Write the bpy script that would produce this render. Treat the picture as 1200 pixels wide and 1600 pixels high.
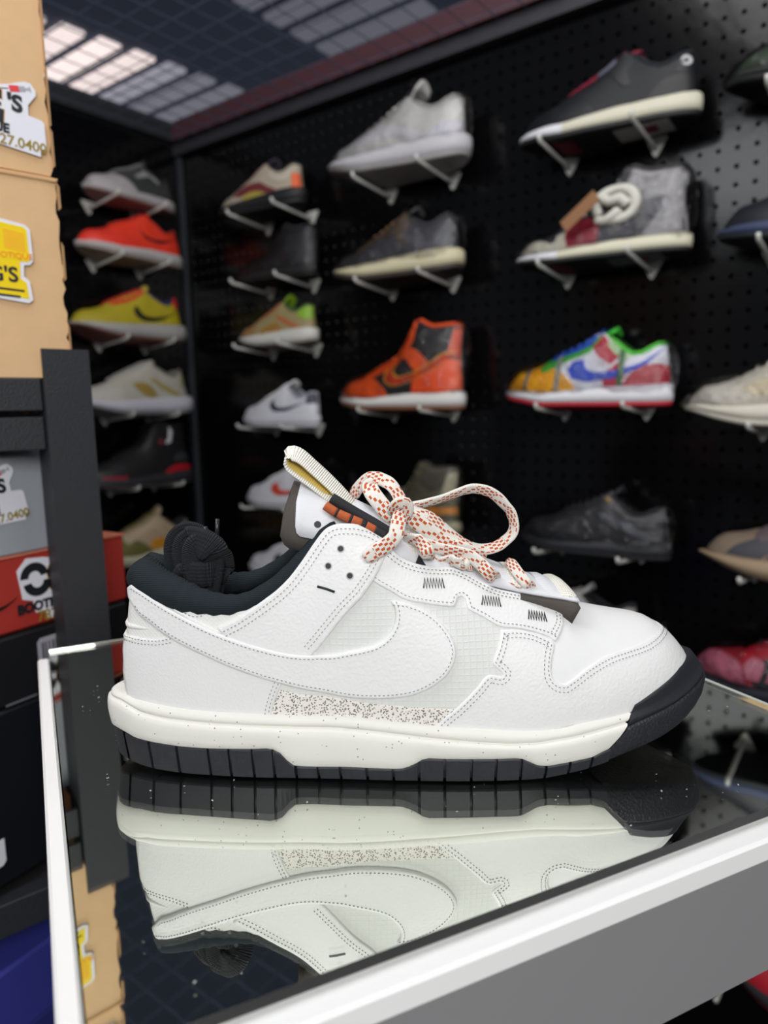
import bpy, math, random
from mathutils import Vector, Matrix
from mathutils.geometry import delaunay_2d_cdt
random.seed(7)
for o in list(bpy.data.objects):
    bpy.data.objects.remove(o)
SC = bpy.context.scene
COL = SC.collection
PI = math.pi
R = math.radians

# ------------------------------------------------------------------ camera
def make_camera():
    cd = bpy.data.cameras.new('camera')
    cam = bpy.data.objects.new('camera', cd)
    COL.objects.link(cam)
    cd.sensor_fit = 'VERTICAL'
    cd.sensor_height = 34.6
    cd.sensor_width = 25.95
    cd.lens = 24.0                       # phone main camera, 24 mm equivalent
    cd.clip_start = 0.02
    pitch, roll = R(8.4), R(1.07)
    f = Vector((0, math.cos(pitch), -math.sin(pitch)))
    r0 = Vector((1, 0, 0))
    u0 = r0.cross(f)
    r = r0 * math.cos(roll) - u0 * math.sin(roll)
    u = u0 * math.cos(roll) + r0 * math.sin(roll)
    m = Matrix((r, u, -f)).transposed().to_4x4()
    m.translation = Vector((0, 0, 0.174))
    cam.matrix_world = m
    cd.dof.use_dof = True
    cd.dof.focus_distance = 0.345
    cd.dof.aperture_fstop = 6.4
    SC.camera = cam
make_camera()

# ------------------------------------------------------------------ world, lamps, exposure
def make_world():
    w = bpy.data.worlds.new('shop_ambient')
    SC.world = w
    w.use_nodes = True
    bg = w.node_tree.nodes['Background']
    bg.inputs[0].default_value = (0.86, 0.92, 1.0, 1)
    bg.inputs[1].default_value = 0.13
make_world()

def area_lamp(name, loc, target, sx, sy, power, col=(1, 1, 1)):
    ld = bpy.data.lights.new(name, 'AREA')
    ld.shape = 'RECTANGLE'
    ld.size, ld.size_y = sx, sy
    ld.energy = power
    ld.color = col
    o = bpy.data.objects.new(name, ld)
    COL.objects.link(o)
    o.location = loc
    o.rotation_euler = (Vector(target) - Vector(loc)).to_track_quat('-Z', 'Y').to_euler()
    return o
area_lamp('front_fill_lamp', (0.20, -1.55, 0.98), (0.0, 0.7, 0.1), 1.7, 0.9, 37, (1, 0.99, 0.97))
area_lamp('ceiling_lamp_rack', (-0.62, 0.02, 0.95), (0.1, 0.7, 0.0), 0.55, 0.35, 4.5, (0.95, 0.97, 1.0))
area_lamp('booth_fill_lamp', (0.0, 0.45, 1.35), (-0.1, 1.1, 0.2), 1.0, 0.6, 10, (1, 0.99, 0.98))  # added overhead fill that brightens the wall shoes; no fixture hangs here

SC.view_settings.view_transform = 'Standard'
SC.view_settings.look = 'None'
SC.view_settings.gamma = 1.0
SC.view_settings.use_curve_mapping = False
SC.view_settings.exposure = 0.0

# ------------------------------------------------------------------ helpers
def lin(c):
    out = []
    for v in c:
        v = v / 255.0
        out.append(v / 12.92 if v <= 0.04045 else ((v + 0.055) / 1.055) ** 2.4)
    return (out[0], out[1], out[2], 1.0)

MATS = {}
class NT:
    """small node-tree writer"""
    def __init__(s, m):
        s.t = m.node_tree
        s.b = s.t.nodes['Principled BSDF']
        s.out = s.t.nodes['Material Output']
    def n(s, typ, **kw):
        nd = s.t.nodes.new(typ)
        for k, v in kw.items():
            setattr(nd, k, v)
        return nd
    def l(s, a, b):
        s.t.links.new(a, b)
    def math(s, op, a, b=None, c=None):
        nd = s.n('ShaderNodeMath', operation=op)
        for i, v in enumerate((a, b, c)):
            if v is None: continue
            if isinstance(v, (int, float)): nd.inputs[i].default_value = v
            else: s.l(v, nd.inputs[i])
        return nd.outputs[0]
    def mixc(s, fac, a, b):
        nd = s.n('ShaderNodeMix', data_type='RGBA')
        if isinstance(fac, (int, float)): nd.inputs[0].default_value = fac
        else: s.l(fac, nd.inputs[0])
        for i, v in ((6, a), (7, b)):
            if isinstance(v, tuple): nd.inputs[i].default_value = v
            else: s.l(v, nd.inputs[i])
        return nd.outputs[2]
    def coord(s, kind='Object'):
        return s.n('ShaderNodeTexCoord').outputs[kind]
    def noise(s, scale, detail=2, co=None, out='Fac'):
        nd = s.n('ShaderNodeTexNoise')
        nd.inputs['Scale'].default_value = scale
        nd.inputs['Detail'].default_value = detail
        s.l(co if co is not None else s.coord(), nd.inputs['Vector'])
        return nd.outputs[out]
    def bump(s, h, strength, dist=0.001):
        nd = s.n('ShaderNodeBump')
        nd.inputs['Strength'].default_value = strength
        nd.inputs['Distance'].default_value = dist
        s.l(h, nd.inputs['Height'])
        s.l(nd.outputs[0], s.b.inputs['Normal'])

def mat(key, rgb=(128, 128, 128), rough=0.5, metal=0.0, bump=None, var=0.0, emit=0, specks=None, coat=0.0, spec=0.5):
    """bump = (kind, scale, strength); specks = (scale, size, rgb)"""
    if key in MATS: return MATS[key]
    m = bpy.data.materials.new(key)
    m.use_nodes = True
    t = NT(m)
    base = lin(rgb)
    t.b.inputs['Base Color'].default_value = base
    t.b.inputs['Roughness'].default_value = rough
    t.b.inputs['Metallic'].default_value = metal
    t.b.inputs['Specular IOR Level'].default_value = spec
    t.b.inputs['Coat Weight'].default_value = coat
    col = None
    if var:
        dark = tuple(c * (1 - var) for c in base[:3]) + (1,)
        col = t.mixc(t.noise(90, 4), dark, base)
    if specks:
        v = t.n('ShaderNodeTexVoronoi')
        v.inputs['Scale'].default_value = specks[0]
        t.l(t.coord(), v.inputs['Vector'])
        sel = t.math('LESS_THAN', v.outputs['Distance'], specks[1])
        rnd = t.math('GREATER_THAN', v.outputs['Color'], specks[3] if len(specks) > 3 else 0.3)
        col = t.mixc(t.math('MULTIPLY', sel, rnd), col if col is not None else base, lin(specks[2]))
    if col is not None: t.l(col, t.b.inputs['Base Color'])
    if bump:
        kind, scale, st = bump
        if kind == 'noise': h = t.noise(scale, 3)
        elif kind == 'leather':
            v = t.n('ShaderNodeTexVoronoi', feature='SMOOTH_F1')
            v.inputs['Scale'].default_value = scale
            t.l(t.coord(), v.inputs['Vector'])
            h = t.math('ADD', v.outputs['Distance'], t.math('MULTIPLY', t.noise(scale * .7, 3), .6))
        elif kind in ('weave', 'ribs', 'grid'):
            sep = t.n('ShaderNodeSeparateXYZ')
            t.l(t.coord(), sep.inputs[0])
            a = t.math('SINE', t.math('MULTIPLY', sep.outputs[0], scale))
            b = t.math('SINE', t.math('MULTIPLY', sep.outputs[2], scale))
            if kind == 'ribs':
                h = b
            elif kind == 'grid':
                h = t.math('MAXIMUM', t.math('POWER', t.math('ABSOLUTE', a), 26.0), t.math('POWER', t.math('ABSOLUTE', b), 26.0))
            else:
                h = t.math('MULTIPLY', a, b)
        t.bump(h, st)
    if emit:
        t.b.inputs['Emission Color'].default_value = base
        t.b.inputs['Emission Strength'].default_value = emit
    MATS[key] = m
    return m

def obj(name, verts, faces, m, parent=None, smooth=True, uvs=None):
    me = bpy.data.meshes.new(name)
    me.from_pydata([tuple(v) for v in verts], [], faces)
    if uvs:
        l = me.uv_layers.new()
        for lp in me.loops:
            l.data[lp.index].uv = uvs[lp.vertex_index]
    if m: me.materials.append(m)
    if smooth: me.polygons.foreach_set('use_smooth', [True] * len(me.polygons))
    me.update()
    o = bpy.data.objects.new(name, me)
    COL.objects.link(o)
    if parent: o.parent = parent
    return o

def fix(o, merge=0.00002):
    import bmesh
    bm = bmesh.new()
    bm.from_mesh(o.data)
    if merge: bmesh.ops.remove_doubles(bm, verts=bm.verts, dist=merge)
    bmesh.ops.recalc_face_normals(bm, faces=bm.faces)
    bm.to_mesh(o.data)
    bm.free()
    return o

def tag(o, label=None, cat=None, group=None, kind=None):
    if label: o['label'] = label
    if cat: o['category'] = cat
    if group: o['group'] = group
    if kind: o['kind'] = kind
    return o

def thing(name, label, cat, loc=(0, 0, 0), rz=0.0, group=None, scale=1.0):
    o = bpy.data.objects.new(name, None)
    o.empty_display_size = 0.02
    COL.objects.link(o)
    o.location = loc
    o.rotation_euler = (0, 0, rz)
    o.scale = (scale,) * 3
    return tag(o, label, cat, group)

class MB:
    """collects simple solids into one mesh"""
    def __init__(s): s.v = []; s.f = []
    def add(s, vs, fs):
        k = len(s.v)
        s.v += [Vector(v) for v in vs]
        s.f += [tuple(i + k for i in f) for f in fs]
        return s
    def box(s, lo, hi, fr=None, bev=0.0):
        x0, y0, z0 = lo; x1, y1, z1 = hi
        if bev:
            b = bev
            vs = []
            for z, d in ((z0, b), (z0 + b, 0), (z1 - b, 0), (z1, b)):
                vs += [(x0 + d + b * (d == 0), y0 + d, z), (x1 - d - b * (d == 0), y0 + d, z), (x1 - d, y0 + d + b * (d == 0), z), (x1 - d, y1 - d - b * (d == 0), z),
                       (x1 - d - b * (d == 0), y1 - d, z), (x0 + d + b * (d == 0), y1 - d, z), (x0 + d, y1 - d - b * (d == 0), z), (x0 + d, y0 + d + b * (d == 0), z)]
            fs = [tuple(range(7, -1, -1)), tuple(range(24, 32))]
            for L in range(3):
                for i in range(8):
                    j = (i + 1) % 8
                    fs.append((L * 8 + i, L * 8 + j, L * 8 + 8 + j, L * 8 + 8 + i))
        else:
            vs = [(x0, y0, z0), (x1, y0, z0), (x1, y1, z0), (x0, y1, z0), (x0, y0, z1), (x1, y0, z1), (x1, y1, z1), (x0, y1, z1)]
            fs = [(0, 3, 2, 1), (4, 5, 6, 7), (0, 1, 5, 4), (1, 2, 6, 5), (2, 3, 7, 6), (3, 0, 4, 7)]
        if fr: vs = [fr(v) for v in vs]
        return s.add(vs, fs)
    def tube(s, pts, r, n=10, cap=True):
        pts = [Vector(p) for p in pts]
        N = len(pts)
        rr = r if isinstance(r, (list, tuple)) else [r] * N
        up = None
        vs, fs = [], []
        for i in range(N):
            t = (pts[min(i + 1, N - 1)] - pts[max(i - 1, 0)]).normalized()
            if up is None:
                up = t.cross(Vector((0.31, 0.17, 0.93))).normalized()
            a = (up - t * up.dot(t)).normalized()
            up = a
            b = t.cross(a)
            for k in range(n):
                an = 2 * PI * k / n
                vs.append(pts[i] + (a * math.cos(an) + b * math.sin(an)) * rr[i])
        for i in range(N - 1):
            for k in range(n):
                j = (k + 1) % n
                fs.append((i * n + k, i * n + j, i * n + n + j, i * n + n + k))
        if cap:
            fs.append(tuple(range(n - 1, -1, -1)))
            fs.append(tuple((N - 1) * n + k for k in range(n)))
        return s.add(vs, fs)
    def prism(s, poly, y0, y1, fr=None):
        n = len(poly)
        vs = [(x, y0, z) for x, z in poly] + [(x, y1, z) for x, z in poly]
        fs = [tuple(range(n)), tuple(range(2 * n - 1, n - 1, -1))]
        for i in range(n):
            j = (i + 1) % n
            fs.append((i, i + n, j + n, j))
        if fr: vs = [fr(v) for v in vs]
        return s.add(vs, fs)
    def build(s, name, m, parent=None, smooth=False, clean=False):
        o = obj(name, s.v, s.f, m, parent, smooth)
        if clean: fix(o, 0)
        return o

def interp(x, X, Y):
    if x <= X[0]: return Y[0]
    for i in range(1, len(X)):
        if x <= X[i]:
            t = (x - X[i - 1]) / (X[i] - X[i - 1]) if X[i] > X[i - 1] else 1
            return Y[i - 1] + t * (Y[i] - Y[i - 1])
    return Y[-1]

def pchip(X, Y):
    n = len(X)
    h = [X[i + 1] - X[i] for i in range(n - 1)]
    d = [(Y[i + 1] - Y[i]) / h[i] for i in range(n - 1)]
    m = [d[0]] + [0 if d[i - 1] * d[i] <= 0 else 2 * d[i - 1] * d[i] / (d[i - 1] + d[i]) for i in range(1, n - 1)] + [d[-1]]
    def f(x):
        x = min(max(x, X[0]), X[-1])
        i = 0
        while i < n - 2 and x > X[i + 1]: i += 1
        t = (x - X[i]) / h[i]
        return (1 + 2 * t) * (1 - t) ** 2 * Y[i] + t * (1 - t) ** 2 * h[i] * m[i] + t * t * (3 - 2 * t) * Y[i + 1] + t * t * (t - 1) * h[i] * m[i + 1]
    return f

def smooth_line(pts, step, closed=False, corner=42.0):
    """cubic through the points, straight at sharp corners; pts are tuples of any length"""
    P = [Vector(p) for p in pts]
    n = len(P)
    def tan(i):
        if closed: a, b, c = P[(i - 1) % n], P[i], P[(i + 1) % n]
        else:
            if i == 0: return None, (P[1] - P[0]).normalized()
            if i == n - 1: return (P[-1] - P[-2]).normalized(), None
            a, b, c = P[i - 1], P[i], P[i + 1]
        u, v = b - a, c - b
        if u.length < 1e-9 or v.length < 1e-9: return u.normalized(), v.normalized()
        if u.dot(v) < math.cos(R(corner)) * u.length * v.length: return u.normalized(), v.normalized()
        t = (u / u.length ** .5 + v / v.length ** .5).normalized()
        return t, t
    T = [tan(i) for i in range(n)]
    out = []
    for i in range(n if closed else n - 1):
        a, b = P[i], P[(i + 1) % n]
        L = (b - a).length
        k = max(1, int(round(L / step)))
        ta, tb = T[i][1], T[(i + 1) % n][0]
        for j in range(k):
            t = j / k
            out.append((2 * t ** 3 - 3 * t * t + 1) * a + (t ** 3 - 2 * t * t + t) * L * ta + (-2 * t ** 3 + 3 * t * t) * b + (t ** 3 - t * t) * L * tb)
    if not closed: out.append(P[-1])
    return out

def resample(P, step):
    """even steps along a 3D polyline"""
    out = [P[0]]
    acc = 0.0
    for a, b in zip(P[:-1], P[1:]):
        L = (b - a).length
        while L > 1e-9 and acc + L >= step:
            t = (step - acc) / L
            a = a + (b - a) * t
            out.append(a)
            L = (b - a).length
            acc = 0.0
        acc += L
    return out

# ------------------------------------------------------------------ shoe forms (millimetres, heel at x=0, toe at +x)
class Form:
    def __init__(s, ST, WB, HS, HTs, HT, SH, TOP, plan, bot, band, topmm=False):
        s.wb, s.hs, s.ht = pchip(ST, WB), pchip(ST, HS), pchip(HTs, HT)
        s.sh = SH
        s.end = ST[-1]
        s.plan, s.bot, s.band = plan, bot, band
        s.px, s.py = [p[0] for p in plan], [p[1] for p in plan]
        s.pw = pchip(s.px, s.py)
        s.cache = {}
        if topmm: TOP = [(a, s.phi(a, h)) for a, h in TOP]
        s.T = TOP
    def par(s, t):
        k = round(t, 2)
        if k not in s.cache:
            tt = min(max(t, 0), s.end)
            s.cache[k] = (s.wb(tt), s.hs(tt), s.ht(tt))
        return s.cache[k]
    def phi(s, t, h):
        w, a, b = s.par(t)
        return math.degrees(math.asin(min(max((h - a) / (b - a), -.05), 1)))
    def cut(s, t):
        return min(90.0, interp(t, [p[0] for p in s.T], [p[1] for p in s.T]))
    def raw(s, t, ph, side):
        w, a, b = s.par(t)
        c = math.cos(R(ph)); sn = math.sin(R(ph))
        h = a + (b - a) * sn
        k = interp(h, s.sh[0], s.sh[1])
        tt = min(max(t, 0), s.end)
        return Vector((tt + k * max(0, 1 - tt / 80), side * w * c, h))
    def P(s, t, ph, side=-1, off=0.0):
        """surface point (metres) lifted by off millimetres along the outward normal"""
        p = s.raw(t, ph, side)
        if off:
            d = 0.6
            ts = s.raw(t + d, ph, side) - s.raw(t - d, ph, side)
            tp = s.raw(t, min(ph + 1, 179.5), side) - s.raw(t, max(ph - 1, -2.5), side)
            n = ts.cross(tp)
            if n.length < 1e-9: n = Vector((-1 if t < 20 else 1, 0, 0))
            n.normalize()
            ref = Vector((0, side * math.cos(R(ph)), math.sin(R(ph)) * .5 + .01)) + Vector((-1, 0, 0)) * max(0, 1 - t / 12) + Vector((1, 0, 0)) * max(0, (t - s.end + 12) / 12)
            if n.dot(ref) < 0: n = -n
            p = p + n * off
        return p * 0.001

def rows_of(f, n):
    out = []
    for i in range(n + 1):
        u = i / n
        out.append(f.end * (0.5 - 0.5 * math.cos(PI * u)) * .6 + f.end * u * .4)
    return out

def shell(f, name, m, parent, nr=90, nv=16, off=0.0, t0=0.0, t1=None, smin=0.0):
    """upper of a shoe: both walls, closed over the toe, open at the collar and throat"""
    rows = [t for t in rows_of(f, nr) if t >= t0 - 1e-6 and (t1 is None or t <= t1)]
    V, F = [], []
    for t in rows:
        c = f.cut(t)
        for side in (-1, 1):
            for j in range(nv + 1):
                V.append(f.P(t, smin + (c - smin) * j / nv, side, off))
    q = 2 * (nv + 1)
    for i in range(len(rows) - 1):
        for sd in (0, 1):
            for j in range(nv):
                a = i * q + sd * (nv + 1) + j
                F.append((a, a + q, a + q + 1, a + 1) if sd == 0 else (a, a + 1, a + q + 1, a + q))
    return fix(obj(name, V, F, m, parent))

KP = 1.8
def overlay(f, name, poly, side, lift, m, parent, step=2.5, grid=4.0, drop=0.45):
    """a panel of material lying on the upper: domed edge, own thickness; poly in (t, phi)"""
    q = [(a, b * KP) for a, b in poly]
    out = [Vector((p[0], p[1])) for p in smooth_line(q, step, True)]
    n = len(out)
    area = sum(out[i].x * out[(i + 1) % n].y - out[(i + 1) % n].x * out[i].y for i in range(n))
    if area < 0: out.reverse()
    xs = [p.x for p in out]; ys = [p.y for p in out]
    def inside(x, y):
        r = False
        j = n - 1
        for i in range(n):
            if (out[i].y > y) != (out[j].y > y) and x < (out[j].x - out[i].x) * (y - out[i].y) / (out[j].y - out[i].y) + out[i].x: r = not r
            j = i
        return r
    pts = list(out)
    for i in range(n):
        tg = out[(i + 1) % n] - out[(i - 1) % n]
        if tg.length < 1e-9: continue
        tg.normalize()
        a = out[i] + Vector((-tg.y, tg.x)) * 1.2
        if inside(a.x, a.y) and min((p.x - a.x) ** 2 + (p.y - a.y) ** 2 for p in out) > .85: pts.append(a)
    x = min(xs) + grid * .5
    k = 0
    while x < max(xs):
        y = min(ys) + grid * (.5 if k % 2 else .25)
        while y < max(ys):
            if inside(x, y) and min((p.x - x) ** 2 + (p.y - y) ** 2 for p in out) > (grid * .45) ** 2: pts.append(Vector((x, y)))
            y += grid
        x += grid * .87
        k += 1
    r = delaunay_2d_cdt(pts, [], [list(range(n))], 1, 1e-4)
    cv, cf, orig = r[0], r[2], r[3]
    V = [None] * len(cv)
    where = {}
    for i, o in enumerate(orig):
        for w in o:
            if w < n: where[w] = i
    for i, c in enumerate(cv):
        V[i] = f.P(c.x, c.y / KP, side, lift)
    F = [tuple(a) for a in cf]
    mid, low = [], []
    for i in range(n):
        p, nx, pv = out[i], out[(i + 1) % n], out[(i - 1) % n]
        tg = (nx - pv)
        if tg.length < 1e-9: tg = Vector((1, 0))
        tg.normalize()
        nin = Vector((-tg.y, tg.x))
        a = f.P(p.x, p.y / KP, side, lift - drop)
        b = f.P(p.x + nin.x * .5, (p.y + nin.y * .5) / KP, side, lift)
        inn = b - f.P(p.x, p.y / KP, side, lift)
        inn = inn.normalized() * 0.00035 if inn.length > 1e-9 else Vector((0, 0, 0))
        if i in where: V[where[i]] = V[where[i]] + inn
        mid.append(len(V)); V.append(a)
        low.append(len(V)); V.append(f.P(p.x, p.y / KP, side, -0.15))
    for i in range(n):
        j = (i + 1) % n
        if i in where and j in where and where[i] != where[j]:
            F.append((where[i], mid[i], mid[j], where[j]))
        F.append((mid[i], low[i], low[j], mid[j]))
    if side > 0: F = [tuple(reversed(a)) for a in F]
    return obj(name, V, F, m, parent)

def mirror_poly(near):
    """near half outline from the back edge to the ridge -> outline that wraps over the toe to the far side"""
    return near + [(a, 180 - b) for a, b in reversed(near) if b < 89]

def path3(f, line, side, off, lift, step=0.8):
    L = smooth_line([(a, b * KP) for a, b in line], step)
    P = []
    raw = [f.P(p.x, p.y / KP, side, lift) for p in L]
    for i, p in enumerate(L):
        t = raw[min(i + 1, len(raw) - 1)] - raw[max(i - 1, 0)]
        n = f.P(p.x, p.y / KP, side, lift + 1) - raw[i]
        if t.length < 1e-9 or n.length < 1e-9: continue
        b = n.normalized().cross(t.normalized())
        P.append((raw[i] + b * (off * 0.001 * -side), n.normalized()))
    return P

def stitches(f, mb, line, off, lift, side=-1, pitch=2.0, ln=1.0, wd=0.42):
    """a row of thread stitches beside a line on the upper"""
    P = path3(f, line, side, off, lift)
    acc = 0.0
    nxt = pitch * .5
    for (a, na), (b, nb) in zip(P[:-1], P[1:]):
        L = (b - a).length * 1000
        while L > 1e-6 and acc + L >= nxt:
            c = a + (b - a) * ((nxt - acc) / L)
            t = (b - a).normalized()
            s = na.cross(t)
            h, w, d = t * ln * .0005, s * wd * .0005, na * .00028
            mb.add([c - h - w * .6, c - h + w * .6, c + h + w * .6, c + h - w * .6, c + d - h * .6 - w * .5, c + d - h * .6 + w * .5, c + d + h * .6 + w * .5, c + d + h * .6 - w * .5],
                   [(4, 5, 6, 7), (0, 1, 5, 4), (1, 2, 6, 5), (2, 3, 7, 6), (3, 0, 4, 7)])
            nxt += pitch
        acc += L

def ribbon(name, pts, width, thick, m, parent, step=1.6, round_=True, widthvec=None):
    """flat woven band through (x, y, z, twist) points in mm; twist 0 shows its face sideways (y)"""
    L = smooth_line([tuple(p) for p in pts], step, corner=80)
    P = [Vector((p[0], p[1], p[2])) for p in L]
    V, UV, F = [], [], []
    prof = []
    hw, ht = width / 2, thick / 2
    for a in (0, 1, 2, 3, 4, 5, 6, 7, 8, 9):
        an = 2 * PI * a / 10
        cx = math.copysign(abs(math.cos(an)) ** .6, math.cos(an))
        cy = math.copysign(abs(math.sin(an)) ** .7, math.sin(an))
        prof.append((cx * hw, cy * ht, (cx + 1) / 2))
    k = len(prof)
    u = 0.0
    lastw = None
    tot = sum((b - a).length for a, b in zip(P[:-1], P[1:]))
    for i, p in enumerate(P):
        t = (P[min(i + 1, len(P) - 1)] - P[max(i - 1, 0)]).normalized()
        if i: u += (P[i] - P[i - 1]).length
        if widthvec:
            w = Vector(widthvec)
        else:
            inpl = Vector((-t.z, 0, t.x))
            if inpl.length < 1e-6: inpl = Vector((0, 0, 1))
            inpl.normalize()
            if lastw and inpl.dot(lastw) < 0 and False: inpl = -inpl
            a = R(L[i][3])
            w = inpl * math.cos(a) + Vector((0, -1, 0)) * math.sin(a)
        w = (w - t * w.dot(t)).normalized()
        lastw = w
        nn = t.cross(w)
        e = 1.0
        if round_:
            d = min(u, tot - u, 3.0) / 3.0
            e = .55 + .45 * d
        for x, y, v in prof:
            V.append((p + w * x * e + nn * y) * 0.001)
            UV.append((u * 0.001, v))
    for i in range(len(P) - 1):
        for j in range(k):
            q = (j + 1) % k
            F.append((i * k + j, i * k + q, i * k + k + q, i * k + k + j))
    F.append(tuple(range(k - 1, -1, -1)))
    F.append(tuple((len(P) - 1) * k + j for j in range(k)))
    return obj(name, V, F, m, parent, True, UV)

def perim(f, s_end, n):
    """stations from +s_end (viewer side, -y) round the heel to the other side, as (s, half width, side)"""
    out = []
    for i in range(n + 1):
        u = i / n
        s = s_end + (f.plan[0][0] - s_end) * (1 - (1 - u) ** 2.2 if False else math.sin(u * PI / 2))
        out.append((s, -1))
    for i in range(1, n + 1):
        u = 1 - i / n
        s = s_end + (f.plan[0][0] - s_end) * math.sin(u * PI / 2)
        out.append((s, 1))
    return out

def plan_pt(f, s, side, off):
    """plan outline point pushed outward by off (mm)"""
    X, Y = f.px, f.py
    s = min(max(s, X[0]), X[-1])
    w = f.pw(s)
    d = .4
    sa, sb = max(s - d, X[0]), min(s + d, X[-1])
    dw = (f.pw(sb) - f.pw(sa)) / max(sb - sa, 1e-6)
    if s <= X[0] + .01: return s - off, 0.0
    if s >= X[-1] - .01: return s + off, 0.0
    l = math.hypot(dw, 1)
    return s - dw / l * off, side * max(0, (w + off / l))

def ring(f, name, m, parent, levels, n=60, front=False, cap0=False, cap1=False, smooth=True):
    """wall swept round the plan; a level = (s_end, height(s), offset(s)). front=True sweeps round the toe"""
    V, F = [], []
    per = 2 * n + 1
    for send, hf, of in levels:
        for i in range(per):
            u = abs(i - n) / n
            side = -1 if i < n else 1
            base = f.px[-1] if front else f.px[0]
            s = base + (send - base) * math.sin(u * PI / 2) ** 1.6
            x, y = plan_pt(f, s, side, of(s) if callable(of) else of)
            V.append(Vector((x, y, hf(s) if callable(hf) else hf)) * 0.001)
    for L in range(len(levels) - 1):
        for i in range(per - 1):
            a = L * per + i
            F.append((a, a + 1, a + per + 1, a + per) if not front else (a, a + per, a + per + 1, a + 1))
    for flag, L in ((cap0, 0), (cap1, len(levels) - 1)):
        if flag:
            for i in range(n):
                a, b, c, d = L * per + i, L * per + i + 1, L * per + per - 2 - i, L * per + per - 1 - i
                F.append((a, b, c, d) if b != c else (a, b, d))
    return fix(obj(name, V, F, m, parent, smooth))

# ------------------------------------------------------------------ form tables
ST = [0,1,4,8,13,28,47,75,91,106,131,156,170,190,200,210,220,234,252,264,275,283,290,294,297]
WB = [0,6,11.5,14.3,17,22.5,27,31.3,33.2,35.1,38.6,41.8,43.4,44.3,44.6,44.3,43.5,41.6,37.3,33,27.6,22.5,15.5,9,0]
HS = [36,36,36,35,34.7,33.3,32.2,31.4,30.9,31,29,26.5,25.6,23.9,23.6,23.9,25.4,26.6,28,29,30,30,31,32,33]
HTs = [0,20,60,96,115,135,168,200,216,237,246,256,267,274,279,284,290,294,297]
HT = [200,190,166,142,149,132,105,89.5,81,71.2,69,67,65,62.5,59,54.5,47.5,41,35]
SHEAR = ([30,37,47,60,65,74,80,89,100,110],[5,4.4,4.1,5.4,7,8.5,9.3,11.2,11.8,12])
PLAN = [(-1.5,0),(-.5,4),(2,8),(6,11.5),(13,16.5),(23,21.5),(34,25),(49,28.5),(71,32.3),(102,36),(144,42),(171,45),(198,46.2),(217,45.5),(235,43),(255,38),(272,31),(287,21.5),(297,12),(301.5,5),(303,0)]
BOT = [(-2,3.0),(2,2.4),(6,1.8),(14,1.2),(24,.8),(34,.5),(49,.3),(72,.1),(100,0),(200,0),(208,.3),(216,1.3),(229,3),(240,5.2),(254,8),(270,10.7),(282,13.5),(291,16.5),(303,19)]
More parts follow.
